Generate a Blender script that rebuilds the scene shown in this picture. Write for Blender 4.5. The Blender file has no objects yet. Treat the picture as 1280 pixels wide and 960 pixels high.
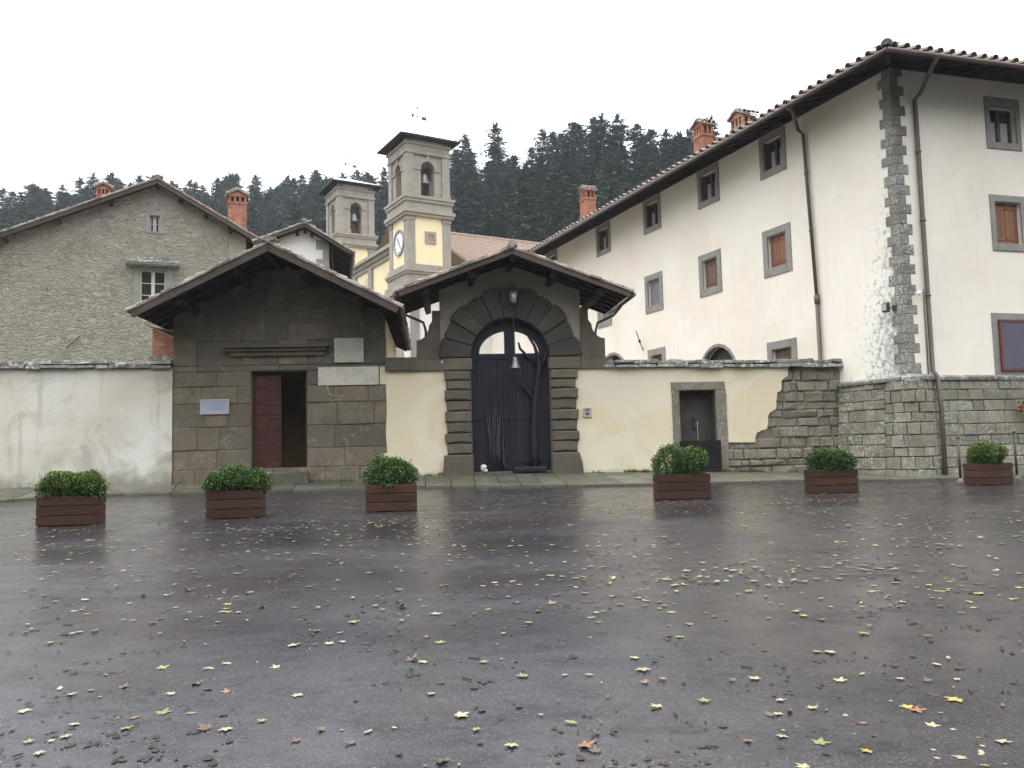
import bpy, math, random
from mathutils import Vector, Matrix
R = math.radians
rng = random.Random(11)
S = bpy.context.scene
COL = S.collection
V3 = Vector

# ------------------------------------------------------------------ camera
FOC, PITCH, ROLL, EYE = 1033.0, R(4.52), R(-1.45), 1.65
fw = V3((0, math.cos(PITCH), math.sin(PITCH)))
_up = V3((0, -math.sin(PITCH), math.cos(PITCH)))
_rt = V3((1, 0, 0))
rt = _rt*math.cos(ROLL) + _up*math.sin(ROLL)
up = _up*math.cos(ROLL) - _rt*math.sin(ROLL)
CAM = V3((0, 0, EYE))
def ray(px, py): return fw*FOC + rt*(px-640) - up*(py-480)
def at(px, py, Y):
    d = ray(px, py); return CAM + d*(Y/d.y)
def proj(P):
    q = P-CAM; w = q.dot(fw)
    return 640+FOC*q.dot(rt)/w, 480-FOC*q.dot(up)/w
cd = bpy.data.cameras.new('camera'); cam = bpy.data.objects.new('camera', cd); COL.objects.link(cam)
cd.sensor_width = 36; cd.lens = 36*FOC/1280; cd.clip_end = 3000; cd.clip_start = .05
cam.matrix_world = Matrix(((rt.x, up.x, -fw.x, 0), (rt.y, up.y, -fw.y, 0), (rt.z, up.z, -fw.z, EYE), (0, 0, 0, 1)))
S.camera = cam

# ------------------------------------------------------------------ local frames (u right along a face, v into the building, z up)
class Fr:
    def __init__(s, O, az):
        s.O = V3(O); s.az = az; a = R(az)
        s.u = V3((math.sin(a), math.cos(a), 0)); b = R(az-90)
        s.v = V3((math.sin(b), math.cos(b), 0)); s.rot = R(90-az)
        s.M = Matrix.Translation(s.O) @ Matrix.Rotation(s.rot, 4, 'Z')
    def pick(s, px, py, v=0):
        d = ray(px, py); P0 = s.O+s.v*v
        P = CAM+d*((P0-CAM).dot(s.v)/d.dot(s.v))
        q = P-s.O; return q.dot(s.u), q.z
    def picku(s, px, py, u=0):
        d = ray(px, py); P0 = s.O+s.u*u
        P = CAM+d*((P0-CAM).dot(s.u)/d.dot(s.u))
        q = P-s.O; return q.dot(s.v), q.z
    def w(s, u, v, z): return s.O+s.u*u+s.v*v+V3((0, 0, z))
    def loc(s, P):
        q = P-s.O; return V3((q.dot(s.u), q.dot(s.v), q.z))
WORLD = Fr((0, 0, 0), 90)

# ------------------------------------------------------------------ object helpers
RM = {}
def tag(o, label=None, cat=None, group=None, kind=None):
    if label: o['label'] = label
    if cat: o['category'] = cat
    if group: o['group'] = group
    if kind: o['kind'] = kind
    return o
def thing(name, label, cat, f, base=(0, 0, 0), group=None, turn=0):
    o = bpy.data.objects.new(name, None); COL.objects.link(o)
    o.empty_display_size = .2
    o.location = f.M @ V3(base); o.rotation_euler = (0, 0, f.rot+turn)
    RM[o] = Matrix.Translation(o.location) @ Matrix.Rotation(f.rot+turn, 4, 'Z')
    return tag(o, label, cat, group)

class MB:
    def __init__(s, f=WORLD):
        s.f = f; s.v = []; s.fc = []; s.mi = []; s.rn = []; s.sm = []
    def face(s, idx, m=0, r=None, sm=False):
        s.fc.append(idx); s.mi.append(m); s.rn.append(rng.random() if r is None else r); s.sm.append(sm)
    def add(s, pts):
        n = len(s.v); s.v.extend(V3(p) for p in pts); return n
    def quad(s, a, b, c, d, m=0, r=None):
        n = s.add((a, b, c, d)); s.face((n, n+1, n+2, n+3), m, r)
    def poly(s, pts, m=0, r=None):
        n = s.add(pts); s.face(tuple(range(n, n+len(pts))), m, r)
    def box(s, a, b, m=0, r=None):
        x0, y0, z0 = a; x1, y1, z1 = b
        x0, x1 = min(x0, x1), max(x0, x1); y0, y1 = min(y0, y1), max(y0, y1); z0, z1 = min(z0, z1), max(z0, z1)
        n = s.add(((x0,y0,z0),(x1,y0,z0),(x1,y1,z0),(x0,y1,z0),(x0,y0,z1),(x1,y0,z1),(x1,y1,z1),(x0,y1,z1)))
        r = rng.random() if r is None else r
        for q in ((0,3,2,1),(4,5,6,7),(0,1,5,4),(1,2,6,5),(2,3,7,6),(3,0,4,7)):
            s.face(tuple(n+i for i in q), m, r)
    def hexa(s, p, m=0, r=None):          # eight corners in box order
        n = s.add(p); r = rng.random() if r is None else r
        for q in ((0,3,2,1),(4,5,6,7),(0,1,5,4),(1,2,6,5),(2,3,7,6),(3,0,4,7)):
            s.face(tuple(n+i for i in q), m, r)
    def beam(s, a, b, w, h, m=0, upv=(0, 0, 1)):
        a, b = V3(a), V3(b); d = (b-a).normalized(); upv = V3(upv)
        x = d.cross(upv).normalized(); z = x.cross(d).normalized()
        p = []
        for zz in (-h/2, h/2):
            for (P, sx) in ((a, -1), (a, 1), (b, 1), (b, -1)):
                p.append(P + x*(sx*w/2) + z*zz)
        s.hexa(p, m)
    def prism(s, poly, v0, v1, m=0, r=None, ch=0):   # poly of (u,z), from v0 (front) to v1
        n0 = len(poly); r = rng.random() if r is None else r
        cu = sum(p[0] for p in poly)/n0; cz = sum(p[1] for p in poly)/n0
        rings = []
        if ch:
            ins = []
            for (a, b) in poly:
                L = math.hypot(a-cu, b-cz) or 1; k = 1-ch*1.2/L
                ins.append((cu+(a-cu)*k, cz+(b-cz)*k))
            rings.append(s.add([(a, v0, b) for a, b in ins])); rings.append(s.add([(a, v0+ch, b) for a, b in poly]))
        else:
            rings.append(s.add([(a, v0, b) for a, b in poly]))
        rings.append(s.add([(a, v1, b) for a, b in poly]))
        for q0, q1 in zip(rings, rings[1:]):
            for i in range(n0):
                j = (i+1) % n0; s.face((q0+i, q0+j, q1+j, q1+i), m, r)
        s.face(tuple(rings[0]+i for i in range(n0))[::-1], m, r)
        s.face(tuple(rings[-1]+i for i in range(n0)), m, r)
    def tube(s, pts, rad, seg=8, m=0, sm=True, caps=True):
        pts = [V3(p) for p in pts]; rads = rad if isinstance(rad, (list, tuple)) else [rad]*len(pts)
        rings = []; px = None; r = rng.random()
        for i, P in enumerate(pts):
            d = (pts[min(i+1, len(pts)-1)]-pts[max(i-1, 0)]).normalized()
            if px is None:
                px = d.cross(V3((0, 0, 1)) if abs(d.z) < .9 else V3((1, 0, 0))).normalized()
            px = (px-d*px.dot(d)).normalized(); py = d.cross(px)
            rings.append(s.add([P+(px*math.cos(2*math.pi*k/seg)+py*math.sin(2*math.pi*k/seg))*rads[i] for k in range(seg)]))
        for a, b in zip(rings, rings[1:]):
            for k in range(seg):
                j = (k+1) % seg; s.face((a+k, a+j, b+j, b+k), m, r, sm)
        if caps:
            s.face(tuple(rings[0]+k for k in range(seg))[::-1], m, r); s.face(tuple(rings[-1]+k for k in range(seg)), m, r)
    def lathe(s, prof, c, seg=20, m=0, axis='z', sm=True):
        c = V3(c); rings = []; r = rng.random()
        for (rad, h) in prof:
            L = []
            for k in range(seg):
                a = 2*math.pi*k/seg; x, y = rad*math.cos(a), rad*math.sin(a)
                L.append(c+V3((x, y, h)) if axis == 'z' else c+V3((x, h, y)))
            rings.append(s.add(L))
        for a, b in zip(rings, rings[1:]):
            for k in range(seg):
                j = (k+1) % seg; s.face((a+k, a+j, b+j, b+k), m, r, sm)
        s.face(tuple(rings[0]+k for k in range(seg)), m, r); s.face(tuple(rings[-1]+k for k in range(seg)), m, r)
    def build(s, name, mats, parent=None, frame=None, base=(0, 0, 0), bevel=0, label=None, cat=None, group=None, kind=None, smooth=False):
        if not isinstance(mats, (list, tuple)): mats = [mats]
        me = bpy.data.meshes.new(name); o = bpy.data.objects.new(name, me); COL.objects.link(o)
        if parent is not None:
            root = parent
            while root.parent: root = root.parent
            o.parent = parent; inv = RM[root].inverted()
        else:
            ff = frame or s.f
            o.location = ff.M @ V3(base); o.rotation_euler = (0, 0, ff.rot)
            RM[o] = Matrix.Translation(o.location) @ Matrix.Rotation(ff.rot, 4, 'Z'); inv = RM[o].inverted()
        X = inv @ s.f.M
        vs = [X @ p for p in s.v]
        me.from_pydata(vs, [], s.fc)
        for m in mats: me.materials.append(m)
        me.polygons.foreach_set('material_index', s.mi)
        me.polygons.foreach_set('use_smooth', [True]*len(s.fc) if smooth else s.sm)
        at_ = me.attributes.new('rnd', 'FLOAT', 'FACE'); at_.data.foreach_set('value', s.rn)
        uv = me.uv_layers.new(name='UVMap'); data = [0.0]*(2*len(me.loops))
        for p in me.polygons:
            n = p.normal
            if abs(n.z) > .75:
                for li in p.loop_indices:
                    c = vs[me.loops[li].vertex_index]; data[2*li] = c.x; data[2*li+1] = c.y
            else:
                t = V3((-n.y, n.x, 0)).normalized()
                for li in p.loop_indices:
                    c = vs[me.loops[li].vertex_index]; data[2*li] = c.dot(t); data[2*li+1] = c.z
        uv.data.foreach_set('uv', data)
        me.update()
        if bevel:
            b = o.modifiers.new('bevel', 'BEVEL'); b.width = bevel; b.segments = 2; b.limit_method = 'ANGLE'; b.angle_limit = R(40)
        return tag(o, label, cat, group, kind)

def panel(mb, u0, u1, z0, z1, holes=(), v=0, depth=.3, m=0, mr=None):
    """wall face at v with rectangular holes whose reveals run to v+depth"""
    us = sorted({u0, u1} | {x for h in holes for x in h[:2] if u0 < x < u1})
    zs = sorted({z0, z1} | {x for h in holes for x in h[2:4] if z0 < x < z1})
    for a, b in zip(us, us[1:]):
        for c, d in zip(zs, zs[1:]):
            mu, mz = (a+b)/2, (c+d)/2
            if any(h[0] < mu < h[1] and h[2] < mz < h[3] for h in holes): continue
            mb.quad((a, v, c), (b, v, c), (b, v, d), (a, v, d), m)
    for (a, b, c, d) in [h[:4] for h in holes]:
        w = v+depth; k = m if mr is None else mr
        mb.quad((a, v, c), (a, v, d), (a, w, d), (a, w, c), k); mb.quad((b, v, d), (b, v, c), (b, w, c), (b, w, d), k)
        mb.quad((a, v, d), (b, v, d), (b, w, d), (a, w, d), k); mb.quad((b, v, c), (a, v, c), (a, w, c), (b, w, c), k)

def ashlar(mb, u0, u1, z0, z1, ch=(.4, .65), bw=(.5, 1.2), holes=(), v=0, gap=.008, jit=.015, cham=.014, fn=None, m=0, keep=None, rough=.006):
    """irregular squared blocks; fn maps (u,v,z) to local coordinates"""
    fn = fn or (lambda a, b, c: V3((a, b, c)))
    zz = [z0]
    while zz[-1] < z1-.02:
        n = zz[-1]+rng.uniform(*ch)
        zz.append(z1 if n > z1-ch[0]*.6 else n)
    zz = sorted(set(zz) | {x for h in holes for x in h[2:4] if z0 < x < z1})
    z2 = [zz[0]]
    for x in zz[1:]:
        if x-z2[-1] < .06 and not any(abs(x-q) < 1e-6 for h in holes for q in h[2:4]): continue
        z2.append(x)
    for c, d in zip(z2, z2[1:]):
        iv = [(u0, u1)]
        for h in holes:
            if h[2] < (c+d)/2 < h[3]:
                nv = []
                for a, b in iv:
                    if h[1] <= a or h[0] >= b: nv.append((a, b)); continue
                    if h[0] > a: nv.append((a, h[0]))
                    if h[1] < b: nv.append((h[1], b))
                iv = nv
        for a, b in iv:
            x = a
            while x < b-1e-4:
                w = rng.uniform(*bw); e = x+w
                if e > b-bw[0]*.55: e = b
                if keep is None or keep((x+e)/2, (c+d)/2):
                    q = rng.uniform(0, jit); g = gap; r = rng.random(); k = cham
                    J = lambda: rng.uniform(-rough, rough)
                    o = [(x+g+J(), c+g+J()), (e-g+J(), c+g+J()), (e-g+J(), d-g+J()), (x+g+J(), d-g+J())]
                    i_ = [(x+g+k, c+g+k), (e-g-k, c+g+k), (e-g-k, d-g-k), (x+g+k, d-g-k)]
                    nb = mb.add([fn(p, v+.03, s_) for p, s_ in o]); nm = mb.add([fn(p, v-q+k*.8, s_) for p, s_ in o]); nf = mb.add([fn(p, v-q+J()*.7, s_) for p, s_ in i_])
                    for A, B in ((nb, nm), (nm, nf)):
                        for t in range(4):
                            u = (t+1) % 4; mb.face((A+t, A+u, B+u, B+t), m, r)
                    mb.face((nf, nf+1, nf+2, nf+3), m, r)
                x = e

def tiles(mb, P0, e, s, W, L, pitch=.25, expo=.33, clip=None, m=0, rad=.085, rows=None, jit=1):
    """half round tiles on a slope: P0 eave start, e unit along eave, s unit up the slope"""
    P0, e, s = V3(P0), V3(e).normalized(), V3(s).normalized(); n = e.cross(s)
    if n.z < 0: n = -n
    nc = max(1, int(W/pitch)); pitch = W/nc; nr = rows or int(L/expo)+1
    for i in range(nc):
        for j in range(nr):
            st = j*expo
            if st > L: break
            ln = min(.43, L-st+.05)
            c = P0+e*((i+.5)*pitch+rng.uniform(-.012, .012)*jit)+s*(st+rng.uniform(-.02, .02)*jit)+n*(.012+rng.uniform(0, .012)*jit)
            if clip and not clip(c): continue
            sk = e*rng.uniform(-.02, .02)*jit
            r = rng.random(); r0, r1 = rad*1.15, rad*.85
            A = []; B = []; C = []
            for k in range(6):
                a = math.pi*k/5
                A.append(c+e*(-math.cos(a)*r0)+n*(math.sin(a)*r0+.018)); B.append(c+sk+s*ln+e*(-math.cos(a)*r1)+n*(math.sin(a)*r1))
                C.append(c+e*(-math.cos(a)*(r0-.018))+n*(math.sin(a)*(r0-.018)+.018))
            na, nb, ncx = mb.add(A), mb.add(B), mb.add(C)
            for k in range(5):
                mb.face((na+k, na+k+1, nb+k+1, nb+k), m, r); mb.face((ncx+k, ncx+k+1, na+k+1, na+k), m, r)
                mb.face((ncx+k+1, ncx+k, nb+k, nb+k+1), m, r)

def ridge_tiles(mb, a, b, rad=.12, m=0):
    a, b = V3(a), V3(b); d = (b-a); L = d.length; d.normalize(); n = max(1, int(L/.36)); x = d.cross(V3((0, 0, 1))).normalized(); z = x.cross(d)
    for i in range(n):
        p = a+d*(L*i/n); q = a+d*(min(L, L*i/n+.45)); r = rng.random()
        A = [p+x*(math.cos(math.pi*k/6)*rad*1.1)+z*(math.sin(math.pi*k/6)*rad*1.1+.02) for k in range(7)]
        B = [q+x*(math.cos(math.pi*k/6)*rad*.95)+z*(math.sin(math.pi*k/6)*rad*.95) for k in range(7)]
        na, nb = mb.add(A), mb.add(B)
        for k in range(6): mb.face((na+k, na+k+1, nb+k+1, nb+k), m, r)
        mb.face(tuple(na+k for k in range(7)), m, r)

def arch_wall(mb, u0, u1, z0, z1, uc, r, zs, v0, v1, zb=None, m=0, seg=14):
    """slab between v0 and v1 with a round headed opening (springing zs, sill zb)"""
    zb = z0 if zb is None else zb
    mb.box((u0, v0, z0), (uc-r, v1, z1), m); mb.box((uc+r, v0, z0), (u1, v1, z1), m)
    if zb > z0: mb.box((uc-r, v0, z0), (uc+r, v1, zb), m)
    for k in range(seg):
        a, b = math.pi*(1-k/seg), math.pi*(1-(k+1)/seg)
        p = [(uc+r*math.cos(a), zs+r*math.sin(a)), (uc+r*math.cos(b), zs+r*math.sin(b)), (uc+r*math.cos(b), z1), (uc+r*math.cos(a), z1)]
        mb.hexa([(p[0][0], v0, p[0][1]), (p[1][0], v0, p[1][1]), (p[1][0], v1, p[1][1]), (p[0][0], v1, p[0][1]),
                 (p[3][0], v0, p[3][1]), (p[2][0], v0, p[2][1]), (p[2][0], v1, p[2][1]), (p[3][0], v1, p[3][1])], m, .5)

# ------------------------------------------------------------------ materials
class NT:
    def __init__(s, name):
        s.m = bpy.data.materials.new(name); s.m.use_nodes = True; s.t = s.m.node_tree
        s.b = s.t.nodes['Principled BSDF']; s.tc = s.n('ShaderNodeTexCoord')
    def n(s, ty, **k):
        x = s.t.nodes.new(ty)
        for a, b in k.items(): setattr(x, a, b)
        return x
    def put(s, sock, val):
        if isinstance(val, bpy.types.NodeSocket): s.t.links.new(val, sock)
        elif isinstance(val, (tuple, list)) and len(val) == 3 and sock.type == 'RGBA': sock.default_value = (*val, 1)
        else: sock.default_value = val
    @property
    def obj(s): return s.tc.outputs['Object']
    @property
    def uv(s): return s.tc.outputs['UV']
    def scaled(s, vec, sc):
        x = s.n('ShaderNodeMapping'); s.put(x.inputs['Vector'], vec); x.inputs['Scale'].default_value = sc; return x.outputs[0]
    def noise(s, sc, det=5, ro=.6, vec=None, dist=0):
        x = s.n('ShaderNodeTexNoise'); s.put(x.inputs['Vector'], vec if vec is not None else s.obj)
        x.inputs['Scale'].default_value = sc; x.inputs['Detail'].default_value = det; x.inputs['Roughness'].default_value = ro; x.inputs['Distortion'].default_value = dist
        return x.outputs['Fac']
    def vor(s, sc, vec=None, feature='F1', out='Distance', rand=1):
        x = s.n('ShaderNodeTexVoronoi', feature=feature); s.put(x.inputs['Vector'], vec if vec is not None else s.obj)
        x.inputs['Scale'].default_value = sc; x.inputs['Randomness'].default_value = rand; return x.outputs[out]
    def ramp(s, fac, stops):
        x = s.n('ShaderNodeValToRGB'); s.put(x.inputs[0], fac); el = x.color_ramp.elements
        while len(el) < len(stops): el.new(.5)
        for e, (p, c) in zip(el, stops):
            e.position = p; e.color = (c, c, c, 1) if isinstance(c, (int, float)) else (*c, 1)
        return x.outputs[0]
    def mix(s, f, a, b, mode='MIX'):
        x = s.n('ShaderNodeMix', data_type='RGBA', blend_type=mode)
        s.put(x.inputs[0], f); s.put(x.inputs[6], a); s.put(x.inputs[7], b); return x.outputs[2]
    def ma(s, op, a, b=0, clamp=False):
        x = s.n('ShaderNodeMath', operation=op, use_clamp=clamp); s.put(x.inputs[0], a); s.put(x.inputs[1], b); return x.outputs[0]
    def rnd(s):
        x = s.n('ShaderNodeAttribute', attribute_name='rnd'); return x.outputs['Fac']
    def orand(s): return s.n('ShaderNodeObjectInfo').outputs['Random']
    def xyz(s, vec=None):
        x = s.n('ShaderNodeSeparateXYZ'); s.put(x.inputs[0], vec if vec is not None else s.obj); return x.outputs
    def bump(s, h, st=.4, d=.02, prev=None):
        x = s.n('ShaderNodeBump'); s.put(x.inputs['Height'], h); x.inputs['Strength'].default_value = st; x.inputs['Distance'].default_value = d
        if prev is not None: s.put(x.inputs['Normal'], prev)
        return x.outputs[0]
    def fin(s, col, rough=.85, nrm=None, spec=.3, metal=0):
        s.put(s.b.inputs['Base Color'], col); s.put(s.b.inputs['Roughness'], rough)
        s.put(s.b.inputs['Specular IOR Level'], spec); s.b.inputs['Metallic'].default_value = metal
        if nrm is not None: s.put(s.b.inputs['Normal'], nrm)
        return s.m

def simple(name, c, c2=None, sc=6, rough=.8, bump=.2, bs=40, spec=.3, var=.0, metal=0):
    t = NT(name); c2 = c2 or tuple(x*.7 for x in c)
    col = t.mix(t.ramp(t.noise(sc), [(.35, 0), (.68, 1)]), c, c2)
    if var: col = t.mix(t.ma('MULTIPLY', t.rnd(), var), col, tuple(x*.35 for x in c))
    return t.fin(col, rough, t.bump(t.noise(bs), bump, .01) if bump else None, spec, metal)

def stone(name, a, b, c, lich=None, lth=.62, bs=.5, var=1.0, moss=None, lsc=9):
    """cut stone: a..b per block by rnd, blotches c, lichen spots"""
    t = NT(name)
    col = t.mix(t.rnd(), a, b) if var else t.mix(t.noise(1.5), a, b)
    col = t.mix(t.ramp(t.noise(1.7, 8, .65), [(.42, 0), (.7, .8)]), col, c)
    col = t.mix(t.ramp(t.noise(22, 4, .7), [(.4, 0), (.75, .45)]), col, tuple(x*.45 for x in a))
    if lich:
        f = t.ma('MULTIPLY', t.ramp(t.noise(lsc, 9, .8), [(lth, 0), (lth+.06, 1)]), t.ramp(t.noise(.7, 3), [(.38, 0), (.6, 1)]))
        col = t.mix(f, col, lich)
    if moss:
        f = t.ma('MULTIPLY', t.ramp(t.noise(5, 8, .75, dist=.5), [(.5, 0), (.66, 1)]), t.ramp(t.noise(.55, 2), [(.42, 0), (.62, 1)]))
        col = t.mix(f, col, moss)
    h = t.ma('ADD', t.ma('MULTIPLY', t.noise(14, 8, .7), .8), t.ma('MULTIPLY', t.noise(70, 4, .6), .3))
    return t.fin(col, .88, t.bump(h, bs, .025), .25)

MT = {}
MT['hut'] = stone('hut_stone', (.115, .101, .080), (.225, .176, .120), (.112, .102, .074), lich=(.30, .27, .18), lth=.60, moss=(.125, .12, .06))
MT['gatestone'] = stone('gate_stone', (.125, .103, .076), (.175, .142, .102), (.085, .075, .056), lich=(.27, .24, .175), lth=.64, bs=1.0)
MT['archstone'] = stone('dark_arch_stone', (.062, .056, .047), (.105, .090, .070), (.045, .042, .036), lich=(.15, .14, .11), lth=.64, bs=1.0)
MT['nicheback'] = stone('shaded_niche_stone', (.075, .064, .054), (.09, .078, .066), (.045, .04, .035), bs=.5, var=0)  # niche lining darkened in its colour, as shade of a deeper recess
MT['lichen'] = stone('lichen_stone', (.19, .168, .130), (.29, .255, .195), (.125, .112, .088), lich=(.50, .44, .36), lth=.53, bs=1.0, lsc=16, moss=(.14, .145, .07))
MT['plinth'] = stone('plinth_stone', (.19, .175, .13), (.29, .26, .19), (.12, .115, .09), lich=(.58, .58, .51), lth=.52, bs=.9, lsc=15, moss=(.19, .20, .10))
MT['grey'] = stone('grey_stone', (.27, .255, .225), (.33, .31, .27), (.20, .19, .165), lich=(.42, .41, .36), lth=.62, bs=.35, var=0)
MT['tower'] = stone('tower_stone', (.305, .275, .225), (.36, .32, .26), (.22, .20, .165), lich=(.40, .36, .29), lth=.6, bs=.4, var=0)
MT['quoin'] = stone('quoin_stone', (.17, .16, .14), (.24, .225, .195), (.12, .115, .10), lich=(.56, .55, .47), lth=.50, bs=.9, lsc=19)
MT['slab'] = stone('coping_slab', (.15, .14, .12), (.30, .29, .26), (.11, .105, .09), lich=(.60, .59, .54), lth=.52, bs=.9, lsc=7, moss=(.12, .13, .05))
MT['mortar'] = simple('mortar', (.20, .185, .15), (.13, .12, .10), 9, .95, .5)
MT['marble'] = stone('marble', (.60, .555, .45), (.66, .62, .52), (.40, .365, .29), bs=.2, var=0)

def hutstone():
    m = MT['hut']; t = m.node_tree; b = t.nodes['Principled BSDF']; src = b.inputs['Base Color'].links[0].from_socket
    h = NT.__new__(NT); h.m = m; h.t = t; h.b = b; h.tc = [n for n in t.nodes if n.type == 'TEX_COORD'][0]
    ne = h.noise(2.6, 9, .72, dist=.9); c = h.mix(h.ramp(ne, [(.56, 0), (.66, .75)]), src, (.27, .225, .145))        # ochre bruises
    sm = h.ma('MULTIPLY', .12, h.ma('MULTIPLY', h.ramp(h.noise(1.1, 4, .6, dist=1.5), [(.485, 0), (.5, 1), (.515, 0)]), h.ramp(h.noise(.8, 2), [(.5, 0), (.58, .8)]))); c = h.mix(sm, c, (.42, .38, .28))   # mortar smears
    z = h.xyz()[2]; gr = h.ma('MULTIPLY', h.ramp(h.ma('ADD', z, h.ma('MULTIPLY', h.noise(1.6, 8, .75), 2.0)), [(.95, 1), (1.9, 0)]), .6); c = h.mix(gr, c, (.165, .16, .09))      # green at the foot
    dk = h.ramp(h.noise(3.4, 8, .75), [(.58, 0), (.7, .7)]); c = h.mix(dk, c, (.06, .05, .04))
    h.put(b.inputs['Base Color'], c)
hutstone()
def plaster(name, a, b, stain, amt=.5, sc=.8, lich=None):
    t = NT(name)
    col = t.mix(t.ramp(t.noise(.45, 4, .55), [(.35, 0), (.65, 1)]), a, b)
    st = t.ramp(t.noise(sc, 9, .68, dist=.6), [(.5, 0), (.72, amt)])
    col = t.mix(st, col, stain)
    run = t.ramp(t.noise(1.0, 6, .7, vec=t.scaled(t.obj, (3.2, 3.2, .22))), [(.55, 0), (.8, amt*.7)])
    col = t.mix(run, col, stain)
    col = t.mix(t.ramp(t.noise(55, 3, .6), [(.45, 0), (.8, .10)]), col, tuple(x*.5 for x in a))
    return t, col
def plaster_fin(t, col, bs=.18): return t.fin(col, .92, t.bump(t.ma('ADD', t.noise(7, 6, .65), t.ma('MULTIPLY', t.noise(60, 3), .25)), bs, .02), .15)
t, c = plaster('plaster_grey_cream', (.50, .46, .365), (.66, .63, .55), (.27, .24, .175), .9, .7)
c = t.mix(t.ramp(t.noise(3.0, 8, .75), [(.60, 0), (.72, .7)]), c, (.30, .29, .20))
zz = t.xyz()[2]
foot = t.ma('MULTIPLY', t.ramp(t.ma('ADD', zz, t.ma('MULTIPLY', t.noise(2.2, 7, .7), .9)), [(.45, 1), (.85, 0)]), .85)
c = t.mix(foot, c, (.22, .205, .15))
MT['pl_left'] = plaster_fin(t, c, .3)
t, c = plaster('plaster_yellow', (.69, .60, .41), (.65, .56, .385), (.54, .45, .30), .4, .5)
c = t.mix(t.ramp(t.noise(.55, 3, .5, dist=1), [(.46, 0), (.53, .6)]), c, (.70, .65, .51))
c = t.mix(t.ma('MULTIPLY', t.ramp(t.ma('ADD', t.xyz()[2], t.ma('MULTIPLY', t.noise(2.5, 6, .7), .5)), [(.28, 1), (.5, 0)]), .7), c, (.36, .33, .19))
MT['pl_yellow'] = plaster_fin(t, c)
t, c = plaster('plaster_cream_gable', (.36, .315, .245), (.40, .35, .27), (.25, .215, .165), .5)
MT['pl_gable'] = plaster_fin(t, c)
t, c = plaster('plaster_wing', (.84, .785, .665), (.80, .715, .59), (.60, .535, .42), .38, .35)
c = t.mix(t.ma('MULTIPLY', t.ramp(t.noise(1.0, 7, .72, vec=t.scaled(t.obj, (7, 7, .3))), [(.56, 0), (.74, .5)]), t.ramp(t.noise(.5, 3), [(.45, 0), (.6, 1)])), c, (.48, .42, .33))
# lichen and bare patches creeping from the corner quoins over the left face (x<0 side is the left face in root space)
x = t.xyz()
dist = t.ma('SQRT', t.ma('ADD', t.ma('MULTIPLY', x[0], x[0]), t.ma('MULTIPLY', x[1], x[1])))
onleft = t.ramp(x[1], [(.02, 0), (.06, 1)])
hi = t.ma('MULTIPLY', t.ma('SUBTRACT', x[2], 3.0), .085)
near = t.ma('SUBTRACT', 1.0, t.ma('ADD', t.ma('MULTIPLY', dist, .34), hi), clamp=True)
sp = t.ma('ADD', t.ma('MULTIPLY', near, .30), t.noise(7, 10, .82))
f = t.ma('MULTIPLY', t.ramp(sp, [(.66, 0), (.76, .9)]), onleft)
c = t.mix(t.ma('MULTIPLY', t.ramp(t.ma('ADD', t.ma('MULTIPLY', near, .6), t.ma('MULTIPLY', t.noise(.8, 4), .6)), [(.5, 0), (.85, .75)]), onleft), c, (.72, .74, .73))
c = t.mix(f, c, (.27, .265, .215))
MT['pl_wing'] = plaster_fin(t, c, .15)
t, c = plaster('plaster_white', (.80, .775, .71), (.76, .72, .64), (.55, .50, .42), .35, .5)
MT['pl_white'] = plaster_fin(t, c)
t, c = plaster('plaster_tower', (.78, .66, .40), (.74, .63, .40), (.55, .45, .28), .3, .5)
MT['pl_tower'] = plaster_fin(t, c)
# rubble wall of the stone house
t = NT('rubble'); vec = t.scaled(t.uv, (1, 2.1, 1))
wv = t.n('ShaderNodeVectorMath', operation='ADD'); t.put(wv.inputs[0], vec)
nz = t.n('ShaderNodeTexNoise'); t.put(nz.inputs['Vector'], vec); nz.inputs['Scale'].default_value = 1.5
sc_ = t.n('ShaderNodeVectorMath', operation='SCALE'); t.put(sc_.inputs[0], nz.outputs['Color']); sc_.inputs['Scale'].default_value = 1.1; t.put(wv.inputs[1], sc_.outputs[0])
ed = t.vor(3.1, wv.outputs[0], 'DISTANCE_TO_EDGE'); cell = t.vor(3.1, wv.outputs[0], 'F1', 'Color')
c = t.mix(cell, (.205, .188, .150), (.38, .345, .275))
c = t.mix(t.ramp(t.noise(.8, 8, .75), [(.42, 0), (.58, .9)]), c, (.335, .305, .245))
gap = t.ma('MULTIPLY', t.ramp(ed, [(.01, .9), (.06, 0)]), t.ramp(t.noise(1.6, 6, .75), [(.48, 0), (.60, 1)]))
c = t.mix(gap, c, (.085, .08, .065))
c = t.mix(t.ramp(t.noise(6, 8, .8), [(.58, 0), (.68, .8)]), c, (.44, .41, .33))
c = t.mix(t.ramp(t.noise(5, 8, .8, dist=.4), [(.55, 0), (.64, .8)]), c, (.12, .112, .085))
c = t.mix(t.ramp(t.noise(.22, 3), [(.5, 0), (.72, .5)]), c, (.27, .28, .20))
MT['rubble'] = t.fin(c, .93, t.bump(t.ma('ADD', t.ramp(ed, [(0, 0), (.14, 1)]), t.noise(9, 8, .75)), .8, .05), .2)
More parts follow.
